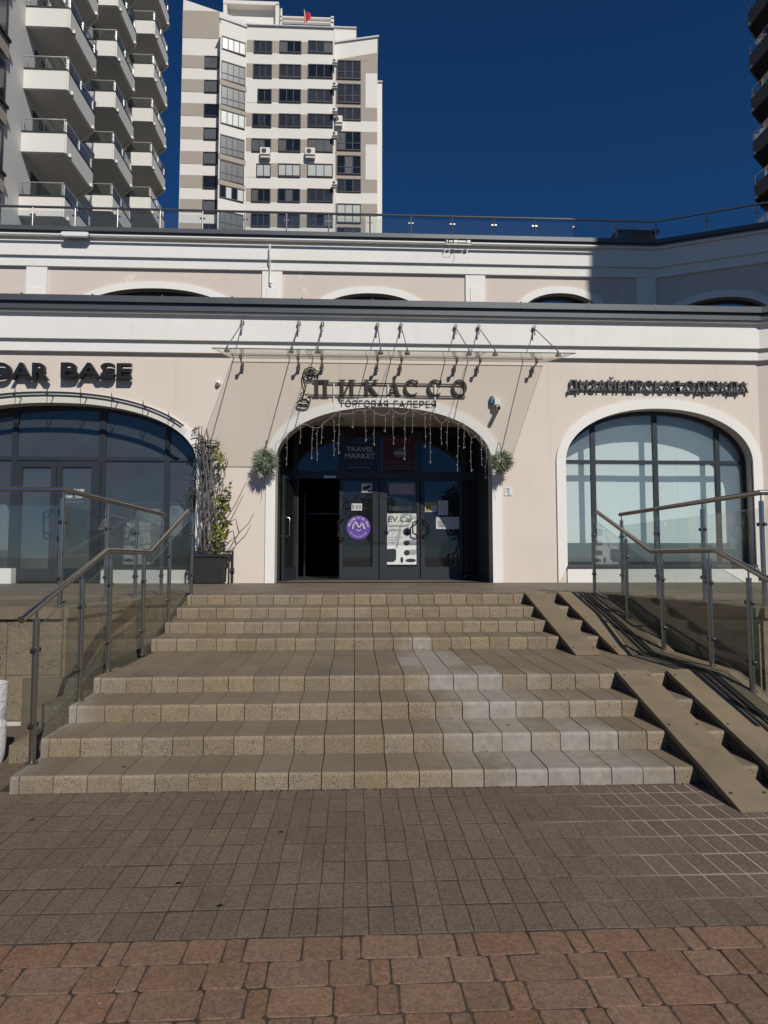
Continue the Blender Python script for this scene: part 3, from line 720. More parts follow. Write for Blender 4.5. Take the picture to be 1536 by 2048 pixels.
for (A, zb) in trims:
    MB().ring(arch(*grow(A, .17), zb), arch(*A, zb), YU-.035, YU+.03).build('arch_trim', 'trim_white', bld, smooth=30)
    arch_window(bld, A, zb, YU+.22, [(A[0]-A[1]*.4, .07), (A[0]+A[1]*.4, .07)], gl='glass_upper')
    MB().box(A[0]-A[1]-.3, A[0]+A[1]+.3, YU+.9, YU+.95, zb, A[2]+A[3]+.2).build('interior_wall', 'dark_room', bld)
# bent right-hand wing of the upper storey
ang = math.atan2(UD.y, UD.x); MU = Matrix.Translation((XU, YU, 0)) @ Matrix.Rotation(ang, 4, 'Z')
v = at(1430, 569, Y=YU-.9); lx = (Vector((v.x, v.y))-Vector((XU, YU))).length
AB = (lx-.02, 1.30, v.z-1.0-.02, .83); zb = v.z-2.2
u = MB(MU); u.holed([(0, ZR-.3), (9, ZR-.3), (9, zu_t), (0, zu_t)], [arch(*AB, zb)], 0, .3); u.build('upper_wall', 'stucco_pink_patched', bld)
MB(MU).ring(arch(*grow(AB, .17), zb), arch(*AB, zb), -.035, .03).build('arch_trim', 'trim_white', bld, smooth=30)
arch_window(bld, AB, zb, .22, [(AB[0]-.18, .07)], M=MU, gl='glass_upper')
MB(MU).box(AB[0]-1.6, AB[0]+1.6, .9, .95, zb, AB[2]+AB[3]+.2).build('interior_wall', 'dark_room', bld)
ZRU = entab(UPP, YU, 768, (466, 476, 479, 486, 493, 524, 528, 545), 0)
for px in (75, 545, 950, 1290):
    v = at(px, 560, Y=YU); pw = .245
    pi_ = MB().box(v.x-pw, v.x+pw, YU-.055, YU+.02, ZR-.3, at(768, 544, Y=YU).z).build('pilaster', 'trim_white', bld)
    zt = at(px, 578 if px < 900 else 577, Y=YU).z
    MB().box(v.x-.13, v.x+.14, YU-.075, YU-.05, zt-1.2, zt).build('pilaster_panel', 'trim_white', pi_)
rf = MB(); rf.add([(-20, YU+.3, ZRU-.22), (XU, YU+.3, ZRU-.22), (U2[0], U2[1]+.3, ZRU-.22), (U2[0], YU+26, ZRU-.22), (-20, YU+26, ZRU-.22)], [(0,1,2,3,4)]); rf.build('roof', 'roof_felt', bld)
# ---- interiors
def room(x0, x1, y0, y1, z0, z1):
    m = MB(); m.add([(x0,y0,z0),(x1,y0,z0),(x1,y1,z0),(x0,y1,z0),(x0,y0,z1),(x1,y0,z1),(x1,y1,z1),(x0,y1,z1)], [(4,5,6,7),(1,2,6,5),(2,3,7,6),(3,0,4,7)], 0)
    m.add([(x0,y0,z0),(x1,y0,z0),(x1,y1,z0),(x0,y1,z0)], [(0,1,2,3)], 1)
    return m.build('interior', ['dark_room', 'dark_room_floor'], bld, fix=False)
room(LWN[0]-LWN[1]-.3, LWN[0]+LWN[1]+.35, YW+.325, YW+4.5, ZP+.004, 4.45)
room(RWN[0]-RWN[1]-.3, RWN[0]+RWN[1]+.3, YW+.325, YW+2.5, ZP+.004, 4.45)
room(E[0]-E[1]-.0, E[0]+E[1]+.0, YD+.08, YD+5.5, ZP+.006, 4.0)
# ---- entrance recess
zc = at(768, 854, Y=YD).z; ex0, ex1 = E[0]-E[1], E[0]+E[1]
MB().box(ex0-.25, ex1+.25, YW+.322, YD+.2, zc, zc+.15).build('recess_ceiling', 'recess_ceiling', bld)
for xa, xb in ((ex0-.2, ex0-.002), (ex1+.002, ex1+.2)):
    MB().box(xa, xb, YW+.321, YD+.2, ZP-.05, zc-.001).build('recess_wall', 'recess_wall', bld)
for px in (672, 811):
    v = at(px, 838, Z=zc)
    MB().tube([(v.x, v.y, zc+.01), (v.x, v.y, zc-.05), (v.x, v.y, zc-.07)], [.16, .16, .12], 24).build('ceiling_lamp', 'lamp_white', bld, smooth=40)
# ------------------------------------------------------------------ shopfront glazing
Yg = YW+.24
bars = [(at(px, 1000, Y=Yg).x, .09) for px in (1187, 1312, 1436)]
arch_window(bld, (RWN[0], RWN[1], RWN[2], RWN[3]), zsill, Yg, bars, e=2.1, fr=.07, tr=at(1312, 925, Y=Yg).z, gl='glass_blue')
MB().box(RWN[0]-RWN[1]-.0, RWN[0]+RWN[1]+.0, YW-.07, YW+.2, zsill-.028, zsill+.012).build('window_sill', 'metal_flashing', bld)
zb1 = at(1320, 1086, Y=Yg+.3).z
bl = thing('roller_blind', (RWN[0], Yg+.31, zb1), 'white roller blinds drawn down behind the right arched window', 'blind')
n = 3; xa, xb = RWN[0]-RWN[1]-.1, RWN[0]+RWN[1]+.1
for k in range(n):
    a, b = xa+(xb-xa)*k/n-.02, xa+(xb-xa)*(k+1)/n+.02
    MB().box(a, b, Yg+.30+.004*(k % 2), Yg+.302+.004*(k % 2), zb1, 4.4).build('blind_panel', 'blind_white', bl)
# left shopfront: frame, doors, panes
bars = [(at(px, 1000, Y=Yg).x, bw) for px, bw in ((27, .10), (203, .13), (334, .09))]
zsl = at(300, 1136, Y=YW).z
ztr = at(200, 918, Y=Yg).z
arch_window(bld, LWN, ZP+.002, Yg, bars, e=2.2, fr=.06, tr=ztr)
xs0 = at(203, 1100, Y=YW).x
MB().box(xs0, LWN[0]+LWN[1]-.002, YW-.005, YW+.34, ZP-.02, zsl).build('apron', 'trim_white', bld)
MB().box(xs0, LWN[0]+LWN[1]-.004, YW-.04, YW+.2, zsl-.001, zsl+.02).build('window_sill', 'metal_flashing', bld)
MB().box(-6.5, at(24, 1100, Y=YW).x, YW-.005, YW+.34, ZP-.02, at(10, 1137, Y=YW).z).build('apron', 'trim_white', bld)
def door_leaf(x0, x1, gx0, gx1, yt, yb, gt, gb, Y, par, gl='glass_door', frm='frame_dark', handle=None):
    P = lambda px, py: at(px, py, Y=Y)
    a, b = P(x0, 1050).x, P(x1, 1050).x; z0, z1 = P((x0+x1)/2, yb).z, P((x0+x1)/2, yt).z
    ga, gb_, g0, g1 = P(gx0, 1050).x, P(gx1, 1050).x, P(x0, gb).z, P(x0, gt).z
    d = MB(); d.holed([(a, z0), (b, z0), (b, z1), (a, z1)], [[(ga, g0), (gb_, g0), (gb_, g1), (ga, g1)]], Y-.03, Y+.03)
    do = d.build('door', frm, par)
    MB().box(ga-.005, gb_+.005, Y-.005, Y+.005, g0-.005, g1+.005).build('pane', gl, do)
    MB().box(a+.03, b-.03, Y-.035, Y-.029, z0+.02, g0-.03).build('kick_panel', frm, do)
    if handle:
        hx, h0, h1, s = handle; x = P(hx, 1050).x; za, zb_ = P(hx, h1).z, P(hx, h0).z
        MB().tube([(x, Y-.03, za), (x+s*.03, Y-.10, za+.01), (x+s*.12, Y-.11, za+.06), (x+s*.12, Y-.11, zb_-.06), (x+s*.03, Y-.10, zb_-.01), (x, Y-.03, zb_)], .016, 8).build('handle', 'frame_black', do, smooth=60)
    return do
door_leaf(22, 111, 42, 100, 923, 1163, 934, 1137, Yg-.045, bld, 'glass_shop', handle=(106, 1020, 1070, -1))
door_leaf(112, 199, 122, 181, 923, 1163, 934, 1137, Yg-.045, bld, 'glass_shop', handle=(117, 1020, 1075, 1))
# entrance doors
PD = lambda px, py, Y=YD: at(px, py, Y=Y)
door_leaf(679, 757, 686, 745, 959, 1159, 962, 1134, YD, bld, handle=(688, 1037, 1078, -1))
door_leaf(759, 839, 774, 833, 959, 1159, 962, 1134, YD, bld, handle=(836, 1041, 1072, -1))
door_leaf(841, 925, 849, 918, 959, 1159, 962, 1134, YD, bld, handle=(845, 1041, 1072, 1))
# swung-open leaf on the left
h = PD(592, 1050); f = at(566, 1050, Y=YD-.78); dv = Vector((f.x-h.x, f.y-h.y, 0)); Ld = dv.length
MO = Matrix.Translation((h.x, h.y, 0)) @ Matrix.Rotation(math.atan2(dv.y, dv.x), 4, 'Z')
z0, z1 = PD(600, 1159).z, PD(600, 959).z
d = MB(MO); d.holed([(0, z0), (Ld, z0), (Ld, z1), (0, z1)], [[(.07, z0+.25), (Ld-.07, z0+.25), (Ld-.07, z1-.06), (.07, z1-.06)]], -.025, .025)
od = d.build('door', 'frame_dark', bld)
MB(MO).box(.065, Ld-.065, -.004, .004, z0+.245, z1-.055).build('pane', 'glass_door', od)
MB(MO).tube([(Ld-.1, .03, z0+.85), (Ld-.1, .10, z0+.87), (Ld-.1, .10, z0+1.2), (Ld-.1, .03, z0+1.22)], .014, 8).build('handle', 'steel', od, smooth=60)
MB(MO).tube([(Ld-.1, -.03, z0+.85), (Ld-.1, -.10, z0+.87), (Ld-.1, -.10, z0+1.2), (Ld-.1, -.03, z0+1.22)], .014, 8).build('handle', 'steel', od, smooth=60)
# frame of the entrance screen
zt0, zt1 = PD(768, 959).z, PD(768, 944).z
MB().box(ex0, ex1, YD-.06, YD+.06, zt0+.004, zt1).build('transom', 'frame_dark', bld)
MB().box(ex0, ex1, YD-.05, YD+.05, PD(768, 862).z, zc-.002).build('head_rail', 'frame_black', bld)
for px, bw in ((592, .09), (683, .12), (757, .10), (838, .10), (926, .10)):
    x = PD(px, 900).x; MB().box(x-bw/2, x+bw/2, YD-.05, YD+.05, zt1+.001, zc-.003).build('mullion', 'frame_dark', bld)
x = PD(592, 1050).x; MB().box(x-.05, x+.05, YD-.045, YD+.045, ZP, zt0+.003).build('mullion', 'frame_dark', bld)
x = PD(955, 1050).x; MB().box(x-.03, ex1, YD-.04, YD+.04, ZP, zt0+.003).build('side_panel', 'frame_black', bld)
x1_ = PD(927, 1050).x; MB().box(x1_, x-.031, YD-.005, YD+.005, ZP+.02, zt0).build('pane', 'glass_door', bld)
MB().box(ex0, PD(588, 1050).x-.02, YD-.04, YD+.04, ZP, zt0+.003).build('side_panel', 'frame_black', bld)
cuts = [ex0+.01] + [PD(px, 900).x for px in (592, 683, 757, 838, 926)] + [ex1-.01]
for a, b in zip(cuts, cuts[1:]): MB().box(a, b, YD-.004, YD+.004, zt1-.01, zc-.01).build('pane', 'glass_door', bld)
MB().box(PD(592, 1050).x, PD(925, 1050).x, YD-.12, YD+.1, ZP-.004, ZP+.016).build('threshold', 'steel_dark', bld)
# closer on the open doorway head, inner lobby doors
MB().box(PD(648, 955).x, PD(672, 955).x, YD-.10, YD-.061, zt0+.015, zt0+.06).build('door_closer', 'steel', bld)
q = at(610, 1000, Y=YD+1.6)
MB().box(q.x-.02, q.x+.02, YD+1.58, YD+1.62, ZP, 2.85).build('inner_post', 'steel_dark', bld)
MB().box(q.x, q.x+.9, YD+1.59, YD+1.61, 2.36, 2.385).build('inner_rail', 'steel_dark', bld)

# ------------------------------------------------------------------ signs
def clusters(par, src, name):
    """split a lettering mesh into one part per letter"""
    me = src.data; n = len(me.vertices); pr = list(range(n))
    def fd(i):
        while pr[i] != i: pr[i] = pr[pr[i]]; i = pr[i]
        return i
    for e in me.edges: a, b = fd(e.vertices[0]), fd(e.vertices[1]); pr[a] = b
    comp = {}
    for i in range(n): comp.setdefault(fd(i), []).append(i)
    items = [[min(me.vertices[i].co.x for i in c), max(me.vertices[i].co.x for i in c), set(c)] for c in comp.values()]
    items.sort(key=lambda t: -(t[1]-t[0])); out = []
    for it in items:
        for o in out:
            ov = min(o[1], it[1])-max(o[0], it[0])
            if ov > .6*(it[1]-it[0]): o[2] |= it[2]; break
        else: out.append(it)
    for o in sorted(out, key=lambda t: t[0]):
        idx = sorted(o[2]); mp = {v: k for k, v in enumerate(idx)}
        m2 = bpy.data.meshes.new(name); m2.from_pydata([me.vertices[i].co[:] for i in idx], [], [[mp[v] for v in p.vertices] for p in me.polygons if p.vertices[0] in mp])
        m2.materials.append(me.materials[0]); q = bpy.data.objects.new(name, m2); COL.objects.link(q); q.parent = par
    bpy.data.objects.remove(src)
Ys = YW-.10
def sign_text(par, body, px0, px1, y0, y1, Yf, depth, m, bold):
    a, b = at(px0, (y0+y1)/2, Y=Yf), at(px1, (y0+y1)/2, Y=Yf)
    zt, zb_ = at((px0+px1)/2, y0, Y=Yf).z, at((px0+px1)/2, y1, Y=Yf).z
    clusters(par, text(body, par, 'letter', m, a.x, b.x, zb_, zt, Yf+depth, depth, bold), 'letter')
v = at(100, 770, Y=YW)
sg = thing('shop_sign', (v.x, YW, v.z), 'black raised letters reading DAR BASE above the left shopfront', 'sign')
sign_text(sg, 'CEDAR', -88, 97, 724, 758, YW-.15, .09, 'letter_black', .022)
sign_text(sg, 'BASE', 121, 262, 725, 757, YW-.15, .09, 'letter_black', .022)
v = at(1315, 790, Y=YW)
sg = thing('shop_sign', (v.x, YW, v.z), 'dark grey raised Cyrillic letters above the right arched window', 'sign')
sign_text(sg, 'ДИЗАЙНЕРСКАЯ', 1136, 1360, 754, 787, YW-.075, .04, 'letter_grey', .010)
sign_text(sg, 'ОДЕЖДА', 1371, 1497, 762, 789, YW-.075, .04, 'letter_grey', .010)
for py in (764, 779):
    a, b = at(1140, py, Y=YW-.03), at(1494, py, Y=YW-.03); MB().box(a.x, b.x, YW-.05, YW-.02, a.z-.010, a.z+.010).build('sign_rail', 'letter_grey', sg)
# main sign with serif letters
v = at(780, 800, Y=YW)
sg = thing('gallery_sign', (v.x, YW, v.z), 'bronze serif Cyrillic sign with a wire eye and lips above the entrance', 'sign')
def ell(cx, cz, rx, rz, a0, a1, n=28): return [(cx+rx*cos(radians(a0+(a1-a0)*i/n)), cz+rz*sin(radians(a0+(a1-a0)*i/n))) for i in range(n+1)]
LET = {
 'П': [[(0,1),(1,1),(1,.93),(.9,.88),(.1,.88),(0,.93)], [(.13,.95),(.33,.95),(.33,.03),(.13,.03)], [(.67,.95),(.87,.95),(.87,.03),(.67,.03)], [(0,0),(.46,0),(.46,.04),(.33,.09),(.13,.09),(0,.04)], [(.54,0),(1,0),(1,.04),(.87,.09),(.67,.09),(.54,.04)]],
 'И': [[(.12,.97),(.30,.97),(.30,.03),(.12,.03)], [(.70,.97),(.88,.97),(.88,.03),(.70,.03)], [(.25,.03),(.36,.03),(.75,.97),(.64,.97)]] + [[(a,z),(a+.42,z),(a+.42,z+.05),(a,z+.05)] for a in (0,.58) for z in (0,.95)],
 'К': [[(.12,.97),(.32,.97),(.32,.03),(.12,.03)], [(.30,.50),(.40,.46),(.90,.96),(.76,.96)], [(.36,.56),(.52,.62),(1,.03),(.76,.03)]] + [[(0,z),(.44,z),(.44,z+.05),(0,z+.05)] for z in (0,.95)] + [[(.64,.955),(1,.955),(1,1),(.64,1)], [(.66,0),(1.04,0),(1.04,.045),(.66,.045)]],
 'А': [[(.08,.03),(.18,.03),(.53,.86),(.47,1)], [(.42,.97),(.56,1),(.96,.03),(.72,.03)], [(.24,.30),(.74,.30),(.72,.37),(.27,.37)], [(-.04,0),(.32,0),(.32,.045),(-.04,.045)], [(.62,0),(1.04,0),(1.04,.045),(.62,.045)]],
}
YF = YW-.062
for ch, (xa, xb) in zip('ПИКАССО', ((626,658),(677,711),(727,756),(774,801),(809,838),(856,885),(905,933))):
    A, Bq = at(xa, 790.5, Y=YF), at(xb, 759.5, Y=YF); m = MB()
    f = lambda q: (A.x+(Bq.x-A.x)*q[0], A.z+(Bq.z-A.z)*q[1])
    if ch in LET:
        for i, P in enumerate(LET[ch]): m.prism([f(q) for q in P], 'y', YF-.0012*i, YF+.035)
    else:
        a0, a1 = (42, 318) if ch == 'С' else (0, 360)
        o1 = ell(.5, .5, .53, .52, a0, a1, 40); i1 = ell(.55 if ch == 'С' else .5, .5, .40 if ch == 'С' else .34, .43, a0+(4 if ch == 'С' else 0), a1-(4 if ch == 'С' else 0), 40)
        m.ring([f(q) for q in o1], [f(q) for q in i1], YF, YF+.035)
        if ch == 'С': m.prism([f(q) for q in [(.84,.98),(.93,1.0),(.93,.72),(.87,.72)]], 'y', YF-.001, YF+.034)
    m.build('letter', 'letter_bronze', sg)
for (xa, xb, py, h) in ((656, 932, 766, .010), (617, 931, 790, .010), (680, 871, 806.5, .008)):
    a, b = at(xa, py, Y=YW-.03), at(xb, py, Y=YW-.03); MB().box(a.x, b.x, YW-.045, YW-.025, a.z-h, a.z+h).build('sign_rail', 'letter_bronze', sg)
for (px, ya, yb) in ((668, 766, 816), (870, 770, 822), (776, 770, 812), (631, 740, 790), (679, 790, 806)):
    a, b = at(px, ya, Y=YW-.03), at(px, yb, Y=YW-.03); MB().box(a.x-.011, a.x+.011, YW-.045, YW-.02, b.z, a.z).build('sign_upright', 'white_plastic' if px != 679 else 'letter_bronze', sg)
a, b = at(678, 806, Y=YW-.10), at(873, 806, Y=YW-.10); zt, zb_ = at(775, 799.5, Y=YW-.1).z, at(775, 812.5, Y=YW-.1).z
clusters(sg, text('ТОРГОВАЯ', sg, 'small_letter', 'letter_bronze', a.x, at(777, 806, Y=YW-.1).x, zb_, zt, YW-.045, .010, -.012), 'small_letter')
clusters(sg, text('ГАЛЕРЕЯ', sg, 'small_letter', 'letter_bronze', at(788, 806, Y=YW-.1).x, b.x, zb_, zt, YW-.045, .010, -.012), 'small_letter')
def crv(pts, r=.009, nm='wire'):
    P = [at(590+x/13.96, 730+y/13.96, Y=YW-.075) for x, y in pts]; MB().tube([(p.x, YW-.075, p.z) for p in P], r, 6).build(nm, 'letter_black', sg, smooth=60)
crv([(250,790),(285,680),(270,540),(235,450),(215,330),(225,220),(280,120),(380,75),(480,75),(545,110),(565,160)], .012, 'brow_and_nose')
crv([(270,215),(330,150),(420,125),(520,145),(620,165),(690,215),(640,270),(560,300),(460,325),(360,310),(290,270),(270,215)], .012, 'eye')
crv([(370,200),(400,270),(450,290),(500,260),(515,190),(470,160),(400,165),(370,200)], .016, 'pupil')
crv([(280,330),(350,365),(450,375),(560,350)], .009, 'eye_bag')
crv([(590,230),(680,240),(610,290)], .012, 'eye_corner')
crv([(250,790),(170,780),(150,850),(200,870),(250,800),(330,870),(370,800),(300,830)], .012, 'nostril')
crv([(360,860),(430,970),(400,1080),(270,1120),(140,1100),(55,1060),(110,990),(190,970),(250,990),(320,970),(390,1030)], .012, 'lips')
crv([(60,1050),(150,1020),(250,1040),(390,1050)], .008, 'lip_line')
crv([(45,1100),(130,1145),(260,1155),(400,1135)], .009, 'chin')

# ------------------------------------------------------------------ glass canopy
cxl, cxr = at(465, 720, Y=YW).x, at(1088, 727, Y=YW).x
YF2 = 10.12; zcw, zcf = at(768, 722, Y=YW).z, at(768, 701, Y=YF2).z
can = thing('glass_canopy', ((cxl+cxr)/2, YW, zcw), 'sloping clear glass canopy hung on steel rods over the entrance', 'canopy')
cx_ = [cxl+(cxr-cxl)*k/4 for k in range(5)]
zy = lambda y: zcf+(zcw-zcf)*(y-YF2)/(YW-.06-YF2)
for a, b in zip(cx_, cx_[1:]):
    a += .006; b -= .006; y0, y1 = YF2, YW-.06
    P = [(a,y0,zcf-.008),(b,y0,zcf-.008),(b,y1,zcw-.008),(a,y1,zcw-.008),(a,y0,zcf+.008),(b,y0,zcf+.008),(b,y1,zcw+.008),(a,y1,zcw+.008)]
    m = MB(); m.add(P, [(0,3,2,1),(4,5,6,7)], 0); m.add(P, [(0,1,5,4),(1,2,6,5),(2,3,7,6),(3,0,4,7)], 1); m.build('glass_panel', ['glass_canopy', 'glass_edge'], can)
for px, py in ((485, 645), (598, 647), (645, 648), (755, 650), (802, 650.5), (911, 653), (957, 653.5), (1068, 655)):
    v = at(px, py, Y=YW-.16); z = v.z; x = v.x; yf = 10.34
    ro = MB().tube([(x, YW-.19, z-.03), (x, yf, zy(yf)+.05)], .0085, 8).build('rod', 'rod_steel', can, smooth=60)
    MB().tube([(x, YW-.12, z), (x, YW-.20, z)], .035, 12).tube([(x, YW-.19, z+.02), (x, YW-.21, z-.16)], .016, 8).build('wall_anchor', 'rod_steel', ro, smooth=50)
    MB().tube([(x, yf, zy(yf)-.03), (x, yf, zy(yf)+.06)], .014, 10).tube([(x, yf, zy(yf)-.034), (x, yf, zy(yf)-.014)], .045, 14).build('glass_fixing', 'rod_steel', ro, smooth=50)
    MB().tube([(x, YW-.3, zy(YW-.3)-.03), (x, YW-.3, zy(YW-.3)+.025)], .03, 12).tube([(x, YW-.3, zy(YW-.3)-.03), (x-.01, YW-.04, zcw-.15)], .017, 8).tube([(x-.01, YW-.05, zcw-.21), (x-.01, YW-.05, zcw-.09)], .03, 8).build('wall_bracket', 'rod_steel', ro, smooth=50)
# ------------------------------------------------------------------ curved awning rail over the left shopfront
YA = YW-.34
v0 = at(100, 783, Y=YA); ra = at(412, 900, Y=YA).x-v0.x; rb = v0.z-at(100, 930, Y=YA).z; zs = v0.z-rb
aw = thing('arched_awning', (v0.x, YW, zs), 'thin dark arched glass awning over the left shopfront', 'awning')
def ap(th, k=0.0): c, s_ = cos(radians(th)), sin(radians(th)); return (v0.x+(ra-k)*math.copysign(abs(c)**(2/2.15), c), zs+(rb-k)*abs(s_)**(2/2.15))
ths = [32+(148-32)*i/48 for i in range(49)]
MB().ring([ap(t) for t in ths], [ap(t, .035) for t in ths], YA-.015, YA+.015).build('front_rail', 'frame_dark', aw, smooth=30)
MB().ring([ap(t, .05) for t in ths], [ap(t, .085) for t in ths], YA+.0, YA+.03).build('front_rail', 'frame_dark', aw, smooth=30)
MB().ring([ap(t, .038) for t in ths], [ap(t, .046) for t in ths], YA+.016, YW-.01).build('glass_panel', 'glass_canopy', aw, smooth=30)
for t in (40, 54, 68, 80, 91, 102, 113, 125, 138):
    x, z = ap(t, .04); MB().tube([(x, YA-.02, z), (x-.015, YW-.02, z+.01)], .010, 6).tube([(x, YA-.01, z+.01), (x-.13, YW-.03, z+.19)], .006, 6).build('bracket', 'frame_dark', aw, smooth=60)
# ------------------------------------------------------------------ posters and stickers on the doors (flat print in the place)
def poster(name, px0, px1, y0, y1, m, label, Y=YD-.012, cat='poster'):
    a, b = at(px0, (y0+y1)/2, Y=Y), at(px1, (y0+y1)/2, Y=Y); zt, zb_ = at((px0+px1)/2, y0, Y=Y).z, at((px0+px1)/2, y1, Y=Y).z
    o = thing(name, ((a.x+b.x)/2, Y, zb_), label, cat)
    MB().box(a.x, b.x, Y-.002, Y+.002, zb_, zt).build('sheet', m, o)
    return o, (lambda u, w_: (a.x+(b.x-a.x)*u, zt+(zb_-zt)*w_))
def pr_text(o, T, body, u0, u1, w0, w1, m, Y=YD-.012, bold=0.0):
    (xa, za), (xb, zb_) = T(u0, w0), T(u1, w1); text(body, o, 'print', m, xa, xb, zb_, za, Y-.0025, .001, bold)
def pr_poly(o, T, pts, m, Y=YD-.012, d=.0035, name='print'):
    MB().prism([T(*q) for q in pts], 'y', Y-d-.0008, Y-d).build(name, m, o)
def pr_lines(o, T, rows, m, Y=YD-.012):
    for (u0, u1, w_) in rows:
        u = u0
        while u < u1-.02:
            l = random.uniform(.03, .09); pr_poly(o, T, [(u, w_), (min(u+l, u1), w_), (min(u+l, u1), w_+.018), (u, w_+.018)], m, Y); u += l+.025
o, T = poster('travel_poster', 688, 753, 878, 943, 'poster_navy', 'dark navy poster reading TRAVEL MARKET above the doors')
pr_text(o, T, 'TRAVEL', .06, .93, .24, .39, 'poster_text', bold=.03); pr_text(o, T, 'MARKET', .02, .97, .44, .60, 'poster_text', bold=.03)
pr_lines(o, T, [(.2, .75, .08), (.1, .9, .76)], 'poster_text_dim'); pr_lines(o, T, [(.15, .8, .87)], 'poster_text')
o, T = poster('red_poster', 766, 831, 872, 943, 'poster_red', 'dark red poster with a pale round emblem above the doors')
pr_poly(o, T, ell(.5, .48, .17, .13, 0, 360, 24)[:-1], 'poster_text_dim', name='emblem'); pr_poly(o, T, [(.34, .45), (.66, .45), (.66, .52), (.34, .52)], 'poster_text', d=.0045)
pr_lines(o, T, [(.12, .9, .10), (.12, .9, .17), (.1, .92, .74), (.25, .8, .82), (.12, .9, .90)], 'poster_text_dim')
Yk = YD-.014
o, T = poster('camera_sticker', 723, 744, 967, 985, 'paper_white', 'white surveillance camera sticker at the top of the left glass door', Yk, 'sticker')
pr_poly(o, T, [(.1, .55), (.25, .35), (.85, .12), (.95, .35), (.4, .75), (.2, .7)], 'poster_dark', Yk); pr_poly(o, T, [(.62, .7), (.95, .7), (.95, .95), (.62, .95)], 'poster_dark', Yk)
o, T = poster('door_notice', 703, 724, 1007, 1021, 'paper_white', 'small white notice with pictograms above the purple sticker', Yk, 'notice')
for k in range(3): pr_poly(o, T, [(.08+.32*k, .2), (.28+.32*k, .2), (.28+.32*k, .8), (.08+.32*k, .8)], 'poster_grey', Yk)
# round purple sticker
c = at(717, 1055, Y=Yk); R_ = (at(741, 1055, Y=Yk).x-at(693, 1055, Y=Yk).x)/2
o = thing('round_sticker', (c.x, Yk, c.z-R_), 'round purple sticker with a white smiling letter M on the left glass door', 'sticker')
MB().prism(ell(c.x, c.z, R_, R_, 0, 360, 40)[:-1], 'y', Yk-.002, Yk+.002).build('disc', 'poster_purple', o)
M_ = [(-.50,-.14),(-.44,.15),(-.28,.48),(-.16,.30),(0.0,.02),(.12,.04),(.26,.36),(.36,.20),(.50,-.14)]
MB().tube([(c.x+x*R_, Yk-.005, c.z+z*R_) for x, z in M_], R_*.085, 6).build('print', 'paper_white', o, smooth=60)
MB().tube([(c.x+x*R_, Yk-.004, c.z+z*R_) for x, z in [(-.2,-.18),(-.1,-.28),(0,-.31),(.1,-.28),(.2,-.18)]], R_*.045, 6).build('print', 'paper_white', o, smooth=60)
for i, chh in enumerate('WELCOME TO ML TEAM'):
    if chh == ' ': continue
    th = radians(172-i*(164/17)); x, z = c.x+R_*.80*cos(th), c.z+R_*.80*sin(th)
    q = text(chh, o, 'print', 'paper_white', -R_*.062, R_*.062, -R_*.09, R_*.09, 0, .0008, .03)
    B = org(o)
    for v in q.data.vertices:
        w0 = v.co+B; ca, sa = cos(th-pi/2), sin(th-pi/2)
        v.co = Vector((x+w0.x*ca-w0.z*sa, Yk-.0035+w0.y, z+w0.x*sa+w0.z*ca))-B
arc = ell(c.x, c.z, R_*.80, R_*.80, 205, 335, 20); arc2 = ell(c.x, c.z, R_*.72, R_*.72, 205, 335, 20)
for i in range(0, 20, 1):
    if i % 5 != 4: MB().ring(arc[i:i+2], arc2[i:i+2], Yk-.0036, Yk-.0030).build('print', 'poster_text', o)
# car charging poster
o, T = poster('charging_poster', 774, 833, 1027, 1129, 'poster_white', 'white EV.Car charging poster on the middle glass door', Yk)
pr_text(o, T, 'EV.Car', .04, .90, .055, .17, 'print_green', Yk, .025); pr_text(o, T, 'ЗАРЯДКИ', .05, .68, .225, .275, 'poster_dark', Yk, .02); pr_text(o, T, 'ЗДЕСЬ', .05, .50, .305, .355, 'poster_dark', Yk, .02)
car = [(.45,.055),(.55,.02),(.72,.02),(.84,.06),(.95,.07),(.96,.11)]
MB().tube([(*T(u_, w_), ) and (T(u_, w_)[0], Yk-.004, T(u_, w_)[1]) for u_, w_ in car], .006, 5).build('print', 'print_green', o)
pr_lines(o, T, [(.03, .55, .46), (.03, .36, .51), (.03, .27, .56)], 'poster_grey', Yk)
for (cu, cw, ru, rw, mm, dd) in ((.68,.36,.14,.075,'poster_dark',.0050),(.82,.57,.22,.055,'poster_grey',.0036),(.66,.58,.11,.05,'poster_dark',.0050),(.86,.76,.20,.055,'poster_grey',.0036),(.67,.77,.10,.055,'poster_dark',.0050),(.8,.92,.18,.035,'poster_dark',.0050),(.50,.91,.05,.06,'poster_dark',.0036)):
    pr_poly(o, T, [(max(0, min(1, a)), b) for a, b in ell(cu, cw, ru, rw, 0, 360, 20)[:-1]], mm, Yk, dd)
pr_poly(o, T, [(0,.70),(.26,.69),(.31,.72),(.31,.90),(.22,.95),(0,.95)], 'poster_dark', Yk, .0045)
pr_poly(o, T, [(.42,.30),(.50,.30),(.36,.68),(.28,.68)], 'poster_text', Yk, .0036)
o, T = poster('pale_poster', 778, 829, 967, 989, 'print_pink', 'faded pink poster at the top of the middle glass door', Yk)
pr_poly(o, T, [(.15,.1),(.3,.1),(.38,.9),(.1,.9)], 'poster_grey', Yk); pr_lines(o, T, [(.45,.95,.2),(.45,.95,.5)], 'poster_text_dim', Yk)
o, T = poster('dark_plate', 778, 826, 1012, 1022, 'poster_dark', 'dark opening-hours plate above the charging poster', Yk, 'plate'); pr_lines(o, T, [(.1,.45,.35),(.1,.45,.65)], 'poster_text', Yk)
o, T = poster('yellow_notice', 850, 873, 1004, 1024, 'paper_white', 'yellow and white warning notice on the right glass door', Yk, 'notice')
